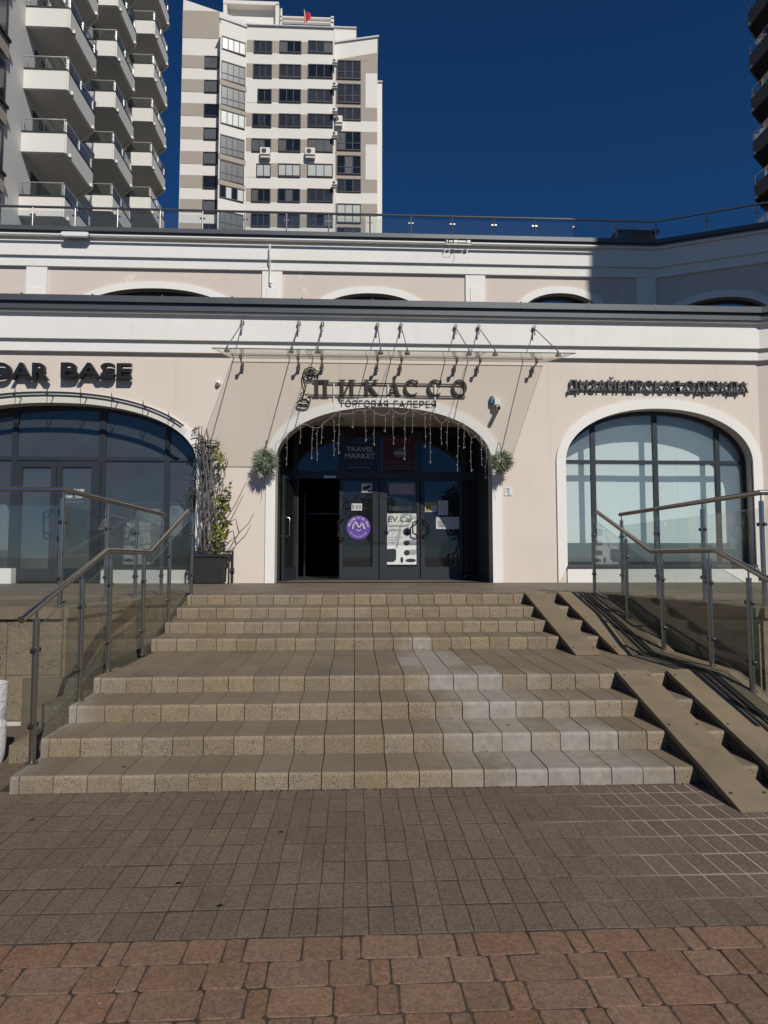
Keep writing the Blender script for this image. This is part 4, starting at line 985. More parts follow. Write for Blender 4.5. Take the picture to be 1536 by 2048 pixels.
pr_poly(o, T, [(.1,.02),(.98,.02),(.98,.35),(.1,.35)], 'print_yellow', Yk); pr_poly(o, T, [(.05,.35),(.5,.35),(.5,.95),(.05,.95)], 'print_yellow', Yk); pr_poly(o, T, [(.1,.5),(.25,.5),(.25,.8),(.1,.8)], 'poster_dark', Yk, .005)
o, T = poster('paper_notice', 876, 896, 1001, 1030, 'paper_white', 'white paper sheet of print beside the yellow notice', Yk, 'notice'); pr_lines(o, T, [(.2,.8,.3),(.2,.9,.5),(.2,.7,.7)], 'poster_grey', Yk)
o, T = poster('wide_notice', 872, 921, 1034, 1058, 'paper_white', 'wide pale green notice low on the right glass door', Yk, 'notice'); pr_poly(o, T, [(.12,.3),(.36,.3),(.36,.85),(.12,.85)], 'poster_grey', Yk); pr_lines(o, T, [(.52,.93,.2),(.52,.93,.4),(.52,.93,.6)], 'poster_text_dim', Yk)
# sign plate, camera, sensor
o, T = poster('wall_plate', 1009, 1023, 974, 991, 'white_plastic', 'small white plate with blue marks on the wall right of the entrance', YW-.012, 'plate')
pr_text(o, T, 'ЛК', .15, .85, .12, .5, 'print_blue', YW-.012, .03); pr_poly(o, T, [(.2,.58),(.8,.58),(.8,.66),(.2,.66)], 'print_blue', YW-.012); pr_poly(o, T, [(.46,.66),(.54,.66),(.54,.92),(.46,.92)], 'print_blue', YW-.012); pr_poly(o, T, [(.54,.84),(.9,.84),(.9,.92),(.54,.92)], 'print_blue', YW-.012)
o, T = poster('shop_hours', 125, 178, 984, 1004, 'frame_dark', 'small white opening-hours print on the left shop door', Yg-.053, 'print')
bpy.data.objects.remove([q for q in o.children if q.name.startswith('sheet')][0])
Yh = Yg-.05
pr_text(o, T, 'BASE', .42, .82, -.30, -.05, 'paper_white', Yh, .02); pr_text(o, T, '10:00 - 22:00', .12, .76, .33, .58, 'paper_white', Yh, .02); pr_lines(o, T, [(.18,.72,.68),(.12,.80,.98)], 'paper_white', Yh)
v = at(985, 806, Y=YW)
o = thing('security_camera', (v.x, YW, v.z), 'white security camera on a bracket right of the entrance arch', 'camera')
MB().box(v.x-.05, v.x+.0, YW-.10, YW, v.z-.02, v.z+.11).build('wall_mount', 'print_blue', o)
MB().box(v.x+.01, v.x+.12, YW-.16, YW-.02, v.z-.06, v.z+.06).build('junction_box', 'white_plastic', o)
MB().tube([(v.x+.05, YW-.12, v.z-.06), (v.x+.06, YW-.15, v.z-.10)], .014, 8).tube([(v.x+.10, YW-.02, v.z-.10), (v.x+.05, YW-.30, v.z-.16)], .037, 14).build('camera_body', 'white_plastic', o, smooth=40)
MB().tube([(v.x+.0505, YW-.297, v.z-.1595), (v.x+.048, YW-.31, v.z-.162)], .030, 14).build('lens', 'frame_black', o, smooth=40)
v = at(437, 767, Y=YW)
o = thing('dome_sensor', (v.x, YW, v.z), 'small white round sensor on the wall left of the canopy', 'sensor')
MB().tube([(v.x, YW, v.z), (v.x, YW-.03, v.z), (v.x, YW-.07, v.z-.005), (v.x, YW-.09, v.z-.01)], [.05, .05, .042, .02], 16).build('housing', 'white_plastic', o, smooth=50)
MB().tube([(v.x, YW-.085, v.z-.012), (v.x, YW-.10, v.z-.014)], .014, 10).build('lens', 'frame_black', o)
# door stop by the right jamb
v = at(940, 1160, Z=ZP)
o = MB().tube([(v.x-.09, v.y, ZP), (v.x-.085, v.y, ZP+.05), (v.x-.05, v.y, ZP+.10), (v.x+.04, v.y, ZP+.10), (v.x+.09, v.y, ZP+.05), (v.x+.09, v.y, ZP)], .022, 10).build('door_stop', 'frame_dark', None, smooth=50, loc=(v.x, v.y, ZP))
tag(o, 'small dark hooped door stop on the floor in the entrance', 'door stop')

# ------------------------------------------------------------------ fittings on the upper cornice
v = at(540, 490, Y=YU-.2); v2_ = at(540, 566, Y=YU-.1)
o = MB().tube([(v.x, YU-.24, v.z), (v.x, YU-.24, v.z-.30), (v.x, YU-.17, v.z-.42), (v.x, YU-.12, v.z-.55), (v.x, YU-.12, v2_.z), (v.x+.05, YU-.14, v2_.z-.03)], .022, 8).build('overflow_pipe', 'white_plastic', None, smooth=50, loc=(v.x, YU, v2_.z))
tag(o, 'thin white pipe running down the upper cornice', 'pipe')
z1_ = at(768, 480, Y=YU-.3).z
o = thing('light_trunking', (-2, YU-.26, z1_), 'long white trunking pipe under the upper roof edge', 'trunking')
for (pa, pb) in ((-60, 124), (178, 890), (942, 1196)):
    a, b = at(pa, 478, Y=YU-.27), at(pb, 486 if pb > 900 else 484, Y=YU-.27); MB().tube([(a.x, YU-.275, z1_-.03), (b.x, YU-.275, z1_-.03)], .028, 10).build('tube', 'white_plastic', o, smooth=50)
a, b = at(123, 470, Y=YU-.3), at(180, 470, Y=YU-.3)
o = thing('strip_light', (a.x, YU-.3, z1_), 'white weatherproof strip light at the left of the upper roof edge', 'light')
MB().prism([(a.x, z1_-.03), (a.x+.05, z1_-.09), (b.x-.05, z1_-.09), (b.x, z1_-.03), (b.x-.04, z1_+.01), (a.x+.04, z1_+.01)], 'y', YU-.36, YU-.27).build('cover', 'white_plastic', o)
MB().box(a.x+.02, b.x-.02, YU-.268, YU-.24, z1_-.08, z1_).build('base', 'frame_dark', o)
v = at(915, 484, Y=YU-.3)
o = thing('junction_fitting', (v.x, YU-.3, v.z), 'broken white light fitting with dangling wires under the roof edge', 'light')
for (dx, wd, hh) in ((-.26,.03,.10), (-.17,.09,.06), (-.05,.09,.10), (.10,.20,.07), (.27,.09,.11)):
    MB().box(v.x+dx-wd/2, v.x+dx+wd/2, YU-.34, YU-.28, v.z-hh*.3, v.z+hh*.3).build('box', 'white_plastic', o)
MB().tube([(v.x, YU-.3, v.z-.08), (v.x+.01, YU-.3, v.z-.2), (v.x-.02, YU-.31, v.z-.28)], .006, 5).tube([(v.x-.3, YU-.3, v.z-.06), (v.x-.25, YU-.31, v.z-.15), (v.x-.12, YU-.3, v.z-.16), (v.x-.06, YU-.3, v.z-.07)], .005, 5).build('wire', 'steel_dark', o)

# ------------------------------------------------------------------ roof railing
YR = YU+.45; zrl = at(768, 430, Y=YR).z; zbase = ZRU-.1
o = thing('roof_railing', (0, YR, zbase), 'glass and steel railing along the gallery roof', 'railing')
K1 = at(1312, 440, Y=YR); K = Vector((K1.x, YR)); far = K+UD*7
MB().tube([(-14.5, YR, zrl), (K.x, K.y, zrl), (far.x, far.y, zrl)], .030, 10).build('handrail', 'steel', o, smooth=40)
def rp(p, prev, n):
    po = MB().tube([(p.x, p.y, zbase-.2), (p.x, p.y, zrl-.02)], .022, 8).build('post', 'steel', o, smooth=40)
    t_ = Vector((1, 0)) if prev is None else (p-prev).normalized()
    MB().box(p.x-.07, p.x+.07, p.y-.012, p.y+.012, zrl-.22, zrl-.185).build('clamp', 'steel', po)
    if prev is not None:
        a, b = prev+t_*.04, p-t_*.04; n_ = Vector((-t_.y, t_.x))*.005
        MB().hexa([(a.x-n_.x,a.y-n_.y,zbase),(b.x-n_.x,b.y-n_.y,zbase),(b.x+n_.x,b.y+n_.y,zbase),(a.x+n_.x,a.y+n_.y,zbase),(a.x-n_.x,a.y-n_.y,zrl-.10),(b.x-n_.x,b.y-n_.y,zrl-.10),(b.x+n_.x,b.y+n_.y,zrl-.10),(a.x+n_.x,a.y+n_.y,zrl-.10)]).build('glass_panel', 'glass_rail', o)
prev = None
for px in (-105, -20, 65, 150, 235, 320, 405, 490, 573, 657, 740, 822, 905, 988, 1069, 1150, 1232, 1311):
    v = at(px, 445, Y=YR); p = Vector((v.x, YR)); rp(p, prev, 0); prev = p
for k in range(1, 6): p = K+UD*(1.12*k+.05); rp(p, prev, 0); prev = p
a, b = at(1232, 470, Y=YR+1.2), at(1310, 470, Y=YR+1.2)
zt_ = at(1270, 465, Y=YR+1.2).z
o = thing('roof_hatch', (a.x, YR+1.2, zbase-.2), 'dark boxy hatch on the gallery roof behind the railing', 'hatch')
MB().box(a.x, b.x, YR+1.1, YR+1.9, zbase-.3, zt_-.05).build('box', 'frame_dark', o); MB().box(a.x-.06, b.x+.06, YR+1.04, YR+1.96, zt_-.049, zt_).build('lid', 'frame_dark', o)
# ------------------------------------------------------------------ plants
def leaf(mb, p, n, up, L, W, mi=0):
    """one bent leaf of four faces"""
    n = n.normalized(); s_ = n.cross(up); s_ = s_.normalized() if s_.length > 1e-4 else Vector((1, 0, 0)); t_ = up.normalized()
    a, b, c_, d_ = p, p+t_*L*.45+s_*W*.5+n*L*.06, p+t_*L-n*L*.08, p+t_*L*.45-s_*W*.5+n*L*.06; m_ = p+t_*L*.48
    mb.add([a, b, c_, d_, m_], [(0,1,4), (1,2,4), (2,3,4), (3,0,4)], mi)
rv = lambda: Vector((random.gauss(0,1), random.gauss(0,1), random.gauss(0,1))).normalized()
def grass_ball(px, py, rad, label):
    c = at(px, py, Y=YW-.26)
    o = thing('hanging_plant', (c.x, c.y, c.z-rad), label, 'plant', 'artificial grass balls beside the entrance')
    m = MB()
    for k in range(1300):
        d = rv(); d.z -= .25; d.normalize(); r0 = rad*random.uniform(.25, .75); L = rad*random.uniform(.3, .62)
        u_ = (d+rv()*.45+Vector((0, 0, -.35))).normalized(); leaf(m, c+d*r0, rv(), u_, L, random.uniform(.008, .014))
    m.build('foliage', 'leaf_grey', o, fix=False)
    MB().tube([(c.x, c.y, c.z+rad*.6), (c.x, c.y+.1, c.z+rad+.12), (c.x, YW, c.z+rad+.16)], .007, 6).build('hook', 'steel_dark', o)
    m = MB(); P = [Vector((c.x+.02, c.y, c.z-rad*.7))]
    for k in range(9): P.append(P[-1]+Vector((random.uniform(-.015, .015), 0, -.035)))
    m.tube(P, .004, 5); m.build('stalk', 'bark', o)
grass_ball(530, 920, .235, 'round tuft of grey-green grass hung at the left spring of the entrance arch')
grass_ball(1003, 922, .215, 'round tuft of grey-green grass hung at the right spring of the entrance arch')
# planter with the climber
yf = YW-.44; pa, pb = at(385, 1166, Y=yf), at(447, 1166, Y=yf); hz = at(415, 1108, Y=yf).z
o = thing('planter_box', (pa.x, yf, ZP), 'dark rectangular planter in a metal frame between the left shopfront and entrance', 'planter')
m = MB(); m.hexa([(pa.x+.02,yf+.02,ZP+.02),(pb.x-.02,yf+.02,ZP+.02),(pb.x-.02,yf+.33,ZP+.02),(pa.x+.02,yf+.33,ZP+.02),(pa.x,yf,hz-.03),(pb.x,yf,hz-.03),(pb.x,yf+.35,hz-.03),(pa.x,yf+.35,hz-.03)]); m.build('box', 'planter_dark', o)
m = MB(); m.ring([(pa.x-.02, hz), (pb.x+.02, hz)], [(pa.x-.02, hz-.045), (pb.x+.02, hz-.045)], yf-.02, yf+.015); m.box(pa.x-.02, pa.x+.012, yf+.016, yf+.37, hz-.045, hz-.001); m.box(pb.x-.012, pb.x+.02, yf+.016, yf+.37, hz-.045, hz-.001); m.build('rim', 'planter_dark', o)
MB().box(pa.x+.013, pb.x-.013, yf+.016, yf+.34, hz-.1, hz-.05).build('soil', 'soil', o)
fa, fb = pa.x-.06, pb.x+.085
for x in (fa, fb):
    for y in (yf+.0, yf+.36): MB().box(x-.014, x+.014, y-.014, y+.014, ZP, hz+.06).build('frame_leg', 'planter_dark', o)
    MB().box(x-.013, x+.013, yf+.015, yf+.345, hz+.03, hz+.059).build('frame_rail', 'planter_dark', o)
for y in (yf, yf+.36): MB().box(fa+.015, fb-.015, y-.013, y+.013, hz+.031, hz+.058).build('frame_rail', 'planter_dark', o)
MB().cyl((fb+.05, yf+.05, at(455, 1142, Y=yf).z), 'x', .055, .06, 12).build('floodlight', 'frame_black', o, smooth=40)
yv = yf+.22
cl = thing('climbing_vine', (pa.x+.25, yv, hz-.06), 'leafy climber with bare twigs trained up the trellis beside the left arch', 'plant')
def V(px, py, dy=0.0): q = at(px, py, Y=yv+dy); return Vector((q.x, yv+dy, q.z))
m = MB()
for k in range(28):
    x0 = random.uniform(395, 434); dy = random.uniform(-.12, .16); s_ = random.uniform(-6, 6)
    P = [V(x0, 1106, dy)]; bend = random.uniform(0, 1)
    for j, py in enumerate((1060, 1010, 960, 920, 893, 872)):
        f_ = (j+1)/6; tx = (x0+s_*sin(j*1.3+k))*(1-f_**3) + (388+30*bend)*f_**3 + random.uniform(-6, 6); P.append(V(tx, py+random.uniform(-10, 10), dy+random.uniform(-.05, .05)))
        P.append(V(tx+random.uniform(-5, 5), py-14+random.uniform(-6, 6), dy+random.uniform(-.05, .05)))
        if j == 5 and bend < .5: P.append(V(384, 862, dy))
    m.tube(P[:random.randint(8, 15)], random.uniform(.004, .011), 5)
for k in range(80):   # cross twigs
    x, y = random.uniform(384, 440), random.uniform(885, 1095); m.tube([V(x, y, random.uniform(-.1, .1)), V(x+random.uniform(-22, 22), y+random.uniform(-16, 16), random.uniform(-.1, .1)), V(x+random.uniform(-30, 30), y+random.uniform(-26, 10), random.uniform(-.1, .1))], .0035, 4)
m.build('stem', 'twig_grey', cl, smooth=60)
m = MB()
for P in ([(436,1075),(448,1045),(470,1010),(492,966)], [(449,1110),(462,1092),(478,1066),(497,1047),(508,1026)], [(478,1066),(474,1050),(472,1038)], [(445,1100),(460,1082),(474,1072)], [(452,1048),(462,1042),(471,1038)], [(438,975),(441,950),(442,948)], [(448,940),(456,925),(452,915)], [(440,1000),(446,975),(444,955)]):
    m.tube([V(*q) for q in P], [.011-.006*i/max(1, len(P)-1) for i in range(len(P))], 6)
m.build('twig', 'bark', cl, smooth=60)
m = MB()
for (px, py, rx, ry, n) in ((430,900,8,10,16), (440,914,9,9,22), (444,930,8,8,14), (455,977,6,7,12), (443,1000,9,9,20), (450,1015,9,10,22), (438,1030,9,9,16), (452,1046,9,8,22), (436,1062,15,13,52), (447,1068,10,10,26), (430,1085,14,12,40), (412,1100,16,8,34), (432,1102,16,7,36)):
    for k in range(int(n*1.2)):
        p = V(px+random.gauss(0, .5)*rx, py+random.gauss(0, .5)*ry, random.uniform(-.16, .12)); leaf(m, p, rv(), (Vector((random.uniform(-1, 1), random.uniform(-.8, .3), random.uniform(-1.2, .4)))), random.uniform(.05, .095), random.uniform(.04, .07))
m.build('foliage', 'leaf_yellow', cl, fix=False)
def hoop(px, py, r, label):
    c = V(px, py, .02); o = thing('wire_basket', c, label, 'basket', 'wire baskets on the trellis'); m = MB()
    for dz, k in ((0, 1.0), (-.045, .96), (-.09, .82)): m.tube([(c.x+r*k*cos(radians(a)), c.y+r*k*sin(radians(a)), c.z+dz) for a in range(0, 361, 24)], .007, 5, cap=False)
    for a in range(0, 360, 45): m.tube([(c.x+r*cos(radians(a)), c.y+r*sin(radians(a)), c.z), (c.x+r*.82*cos(radians(a)), c.y+r*.82*sin(radians(a)), c.z-.09), (c.x, c.y, c.z-.13)], .005, 4)
    m.build('ring', 'frame_black', o, smooth=60)
hoop(424, 884, .135, 'dark wire hoop basket at the top of the climber'); hoop(449, 991, .12, 'dark wire hoop basket halfway up the climber')
# carved white planter at the left edge
u0 = at(-14, 1526, Z=0.0)
o = thing('stone_urn', (u0.x, u0.y, 0), 'white carved stone planter cut off by the left edge', 'planter')
rr = at(10, 1480, Y=u0.y).x-u0.x
m = MB(); m.lathe((u0.x, u0.y, 0), [(rr*.75, 0), (rr*.95, .05), (rr, .12), (rr*.99, .24), (rr*.94, .275), (rr*.80, .29), (rr*.86, .31), (rr*.97, .36), (rr*1.02, .50), (rr*.98, .545), (rr*.85, .55), (rr*.82, .50)], 30); m.build('body', 'stone_white', o, smooth=50)
MB().lathe((u0.x, u0.y, 0), [(rr*.86, .46), (rr*.80, .505)], 24).build('soil', 'soil', o)
# ------------------------------------------------------------------ icicle lights round the entrance arch
v = at(768, 815, Y=YW-.06)
o = thing('icicle_lights', (v.x, YW-.06, v.z), 'white icicle string lights hanging under the entrance arch', 'string lights')
L = lambda px, py: (lambda q: Vector((q.x, YW-.07, q.z)))(at(px, py, Y=YW-.07))
hang = [(549,918),(552,885),(573,864),(599,845),(612,848),(636,856),(650,843),(676,822),(690,828),(716,820),(742,817),(755,826),(771,830),(783,814),(790,823),(811,827),(820,815),(836,823),(848,828),(861,820),(883,847),(897,832),(917,848),(925,840),(943,876),(958,865),(966,888),(974,886),(985,925)]
P = []
for i, (x, y) in enumerate(hang):
    P.append(L(x, y))
    if i < len(hang)-1: xn, yn = hang[i+1]; P.append(L((x+xn)/2, (y+yn)/2+3))
MB().tube(P, .0034, 5).build('cable', 'cable_white', o)
drops = [(553,912,905),(574,865,927),(600,846,884),(626,850,915),(635,858,918),(644,846,884),(667,836,909),(680,823,905),(706,818,853),(731,817,880),(748,818,888),(771,832,861),(787,824,886),(811,828,917),(825,818,862),(850,826,892),(861,820,924),(883,848,886),(897,834,896),(916,848,939),(928,842,894),(943,876,940),(963,870,928),(974,886,954)]
for (x, y0_, y1_) in drops:
    m = MB(); P = [L(x, y0_)]; n = max(3, int((y1_-y0_)/9)); dx = 0
    for k in range(1, n+1): dx += random.uniform(-1.2, .9); P.append(L(x+dx, y0_+(y1_-y0_)*k/n))
    m.tube(P, .0022, 5)
    for q in P[1::2]: m.tube([q, q+Vector((random.choice((-1, 1))*.028, random.uniform(-.02, 0), random.uniform(-.012, .012)))], .0048, 5)
    m.tube([P[-1], P[-1]+Vector((0, 0, -.03))], .0055, 5); m.build('light_strand', 'cable_white', o)
# ------------------------------------------------------------------ goods inside the left shop
def garment(px, top, bot, w0, w1, m, label, Y):
    a = at(px, top, Y=Y); b = at(px, bot, Y=Y); o = thing('hanging_garment', (a.x, Y, b.z), label, 'garment', 'clothes on the shop rail')
    n = 16; vs = []; rows = 7
    for r_ in range(rows):
        f_ = r_/(rows-1); w_ = (w0+(w1-w0)*f_)*(.55 if r_ == 0 else 1); z = a.z+(b.z-a.z)*f_
        for k in range(n):
            th = 2*pi*k/n; vs.append((a.x+w_*cos(th)*(1+.06*sin(3*th+r_)), Y+.06*sin(th)+.018*sin(5*th+r_)*f_, z+random.uniform(-.01, .01)))
    fs = [(r_*n+k, r_*n+(k+1) % n, (r_+1)*n+(k+1) % n, (r_+1)*n+k) for r_ in range(rows-1) for k in range(n)]+[tuple(range(n))[::-1], tuple((rows-1)*n+k for k in range(n))]
    MB().add(vs, fs).build('cloth', m, o, smooth=70)
    MB().tube([(a.x, Y, a.z-.01), (a.x, Y, a.z+.04), (a.x+.02, Y, a.z+.07)], .006, 5).tube([(a.x-w0*.6, Y, a.z-.02), (a.x, Y, a.z+.015), (a.x+w0*.6, Y, a.z-.02)], .009, 5).build('hanger', 'steel_dark', o)
Yc = Yg+.42
garment(287, 1020, 1088, .14, .17, 'cloth_sage', 'spotted sage dress hanging behind the left shop window', Yc)
garment(311, 1018, 1094, .13, .16, 'cloth_pale', 'pale green dress hanging beside the spotted dress', Yc+.03)
garment(351, 1012, 1072, .16, .13, 'cloth_pale', 'pale patterned blouse hanging nearest the climber', Yc)
garment(5, 1010, 1100, .13, .15, 'cloth_stripe', 'grey striped robe hanging at the left edge of the shop', Yc)
o = thing('clothes_rail', (at(310, 1010, Y=Yc).x, Yc, ZP), 'dark clothes rail behind the left shop window', 'rail')
a, b = at(262, 1006, Y=Yc), at(380, 1006, Y=Yc); MB().tube([(a.x, Yc, a.z), (b.x, Yc, a.z)], .014, 8).build('bar', 'steel', o)
for x in (a.x, b.x): MB().tube([(x, Yc, ZP), (x, Yc, a.z)], .014, 8).build('leg', 'steel', o)
v = at(92, 1140, Y=Yg+.6); o = thing('round_pouf', (v.x, Yg+.6, ZP), 'beige rounded armchair behind the left shop door', 'pouf')
MB().lathe((v.x, Yg+.7, ZP), [(.30, 0), (.36, .05), (.38, .25), (.34, .42), (.22, .5), (.05, .52)], 24).build('body', 'pouf_beige', o, smooth=60)
v = at(150, 1140, Y=Yg+.6); o = thing('round_pouf', (v.x, Yg+.6, ZP), 'beige rounded armchair behind the right leaf of the shop door', 'pouf')
MB().lathe((v.x, Yg+.7, ZP), [(.32, 0), (.38, .05), (.40, .25), (.36, .42), (.22, .5), (.05, .52)], 24).build('body', 'pouf_beige', o, smooth=60)
# ------------------------------------------------------------------ litter
v = at(201, 1511, Z=RZ[0]); o = MB().prism([(v.x-.02, v.y-.012), (v.x+.018, v.y-.016), (v.x+.024, v.y+.01), (v.x-.004, v.y+.02), (v.x-.024, v.y+.008)], 'z', RZ[0]+.001, RZ[0]+.02).build('paper_scrap', 'paper_white', None, loc=(v.x, v.y, RZ[0]))
tag(o, 'crumpled scrap of white paper on the lowest step at the left', 'litter')
for (px, py, z_, lb_) in ((562, 1664, 0, 'dark dead leaf on the grey paving left of centre'), (440, 1812, 0, 'dark dead leaf on the grey paving nearest the red blocks'), (357, 1767, 0, 'tiny dark dead leaf on the grey paving further left'), (64, 1640, 0, 'dark dead leaf at the far left of the paving'), (248, 1534, RZ[0], 'curled dark leaf on the lowest step'), (1016, 1450, RZ[1], 'small dark leaf on the second step right of centre')):
    v = at(px, py, Z=z_+.006); m = MB(); leaf(m, Vector((v.x-.016, v.y, z_+.008)), Vector((0, .2, 1)), Vector((1, .1, .12)), .034, .018); m.add([(x, y, z-.0015) for x, y, z in m.v[:5]], [(0,1,4), (1,2,4), (2,3,4), (3,0,4)])
    tag(m.build('dead_leaf', 'soil', None, fix=False, loc=(v.x, v.y, z_)), lb_, 'leaf', 'dead leaves')
mat('grit_pale', (0.42, 0.38, 0.32), 0.9); mat('dirt_dark', (0.030, 0.024, 0.018), 0.98)
def crumbs(name, m, pts, r0, r1, label, cat):
    mb = MB()
    for (x, y, z) in pts:
        r = random.uniform(r0, r1); a = random.uniform(0, 6); q = [(x+r*cos(a+2.1*k)*random.uniform(.7, 1.4), y+r*sin(a+2.1*k)*random.uniform(.7, 1.4), z) for k in range(3)]
        mb.add(q+[(x, y, z+r*random.uniform(.5, .9))], [(0,1,3), (1,2,3), (2,0,3)])
    return tag(mb.build(name, m, None, fix=False), label, cat, kind='stuff')
crumbs('grit', 'grit_pale', [(random.uniform(-2.6, 2.8), random.uniform(1.9, 4.05), .001) for _ in range(520)], .0010, .0028, 'tiny pale grit scattered over the paving', 'grit')
P = [(random.uniform(-2.0, 2.1), 4.098-abs(random.gauss(0, .012)), .0) for _ in range(420)]
for i in range(1, 8): P += [(random.uniform(-2.0, 2.1), RY[i]-.003-abs(random.gauss(0, .010)), RZ[i-1]) for _ in range(90)]
crumbs('dirt_crumbs', 'dirt_dark', P, .002, .008, 'dark dirt gathered at the foot of each step', 'dirt')
# ------------------------------------------------------------------ apartment tower in the middle distance
mat('pane_dark', (0.012, 0.014, 0.018), 0.08, spec=0.8, big=(0.35, 0.5))
mat('pane_curtain', (0.115, 0.12, 0.12), 0.22, spec=0.7, streak=(3.5, 0.85, (0.02, 0.022, 0.026)))
mat('pane_dim', (0.035, 0.038, 0.045), 0.12, spec=0.8, big=(0.35, 0.5))
mat('pane_pale', (0.48, 0.50, 0.475), 0.3, spec=0.6, streak=(2.5, 0.25, (0.33, 0.35, 0.34)))
YM = 82.0
def q2(cx, cy): return 340+cx/3.339, cy/3.339
def TP(cx, cy, Y=YM): return at(*q2(cx, cy), Y=Y)
b0 = TP(700, 1600)
tw = thing('apartment_tower', (b0.x, YM+8, 0), 'tall white and beige apartment tower rising behind the gallery', 'building')
def box_px(name, m, cx0, cx1, zy0, zy1, Y0, Y1, cref=None, par=None):
    cy = (zy0+zy1)/2; a, b = TP(cx0, cy, Y0).x, TP(cx1, cy, Y0).x; zt, zb_ = TP((cx0+cx1)/2, zy0, Y0).z, TP((cx0+cx1)/2, zy1, Y0).z
    return MB().box(a, b, Y0, Y1, zb_, zt).build(name, m, par or tw)
def far_window(par, A, Bv, z0, z1, n, m, split=None, frm='tower_frame', nrm=None):
    """window between plan points A and B; n lights; optional low rail"""
    A = Vector(A); Bv = Vector(Bv); L_ = (Bv-A).length; t_ = (Bv-A)/L_; M = Matrix.Translation((A.x, A.y, 0)) @ Matrix.Rotation(math.atan2(t_.y, t_.x), 4, 'Z')
    f_ = MB(M); f_.holed([(0, z0), (L_, z0), (L_, z1), (0, z1)], [[(.10, z0+.12), (L_-.10, z0+.12), (L_-.10, z1-.12), (.10, z1-.12)]], -.10, .05)
    fo = f_.build('window', frm, par)
    for k in range(n):
        a, b = .10+(L_-.2)*k/n, .10+(L_-.2)*(k+1)/n
        MB(M).box(a, b, -.03, .04, z0+.1, z1-.1).build('pane', m if not isinstance(m, list) else random.choice(m), fo)
        if k: MB(M).box(a-.05, a+.05, -.07, -.031, z0+.11, z1-.11).build('mullion', frm, fo)
    if split: MB(M).box(.1, L_-.1, -.072, -.032, z0+(z1-z0)*split-.04, z0+(z1-z0)*split+.04).build('mullion', frm, fo)
    return fo
def win_px(cx0, cx1, cy0, cy1, Y, n, m, split=None, Yb=None, frm='tower_frame'):
    cy = (cy0+cy1)/2; a, b = TP(cx0, cy, Y), TP(cx1, cy, Yb or Y); far_window(tw, (a.x, Y-.02), (b.x, (Yb or Y)-.02), TP((cx0+cx1)/2, cy1, Y).z, TP((cx0+cx1)/2, cy0, Y).z, n, m, split, frm)
# masses
def mass(name, m, cx0, cx1, ctop, Y0, dep):
    a, b = TP(cx0, 900, Y0).x, TP(cx1, 900, Y0).x; return MB().box(a, b, Y0, Y0+dep, -.05, TP((cx0+cx1)/2, ctop, Y0).z).build(name, m, tw)
YL, YRt = YM+.9, YM+1.1
mass('wall', 'tower_white', 505, 1094, 172, YM, 15); 
a0, a1 = TP(70, 900, YL).x, TP(560, 900, YL).x
zl0, zl1 = TP(85, -5, YL).z, TP(350, 40, YL).z
MB().hexa([(a0,YL,-.05),(a1,YL,-.05),(a1,YL+13,-.05),(a0,YL+13,-.05),(a0,YL,zl0),(a1,YL,zl1-2.3),(a1,YL+13,zl1-2.3),(a0,YL+13,zl0)]).build('wall', 'tower_white', tw)
a0, a1 = TP(1090, 900, YRt).x, TP(1385, 900, YRt).x; zr0, zr1 = TP(1100, 292, YRt).z, TP(1385, 250, YRt).z
MB().hexa([(a0,YRt,-.05),(a1,YRt,-.05),(a1,YRt+13,-.05),(a0,YRt+13,-.05),(a0,YRt,zr0),(a1,YRt,zr1),(a1,YRt+13,zr1),(a0,YRt+13,zr0)]).build('wall', 'tower_white', tw)
MB().hexa([(a0-.1,YRt-.2,zr0),(a1+.2,YRt-.2,zr1),(a1+.2,YRt+13,zr1),(a0-.1,YRt+13,zr0),(a0-.1,YRt-.2,zr0+.2),(a1+.2,YRt-.2,zr1+.2),(a1+.2,YRt+13,zr1+.2),(a0-.1,YRt+13,zr0+.2)]).build('coping', 'tower_grey', tw)
mass('wall', 'tower_white', 1330, 1416, 545, YRt+4, 9); box_px('coping', 'tower_grey', 1376, 1420, 538, 545, YRt+3.8, YRt+13)
# middle section
rows = [(275,355),(432,522),(597,685),(762,850),(928,1015),(1095,1183),(1262,1350),(1428,1515)]
c1s = [560,555,585,550,545,577,542,540]
for i, (ya, yb) in enumerate(rows):
    box_px('beige_band', 'tower_beige', 507 if i not in (2, 5) else 660, 1088, ya, yb, YM-.03, YM+.02)
    mm = lambda: random.choice(['pane_dark', ['pane_curtain', 'pane_dark'], ['pane_curtain', 'pane_dark', 'pane_dim'], 'pane_dim'])
    if i in (2, 5): box_px('white_panel', 'tower_white', 507, 662, ya, yb, YM-.031, YM+.02)
    win_px(c1s[i], 683-2*i, ya, yb, YM-.04, 2 if i in (2, 5) else 3, 'pane_pale' if i == 5 else mm()); win_px(732-2*i, 878-1.5*i, ya, yb, YM-.04, 3, 'pane_pale' if i == 5 else mm(), .1 if i in (1, 5) else None); win_px(922-1*i, 1088, ya, yb, YM-.04, 3, 'pane_pale' if i in (5,) else ('pane_curtain' if i == 4 else mm()))
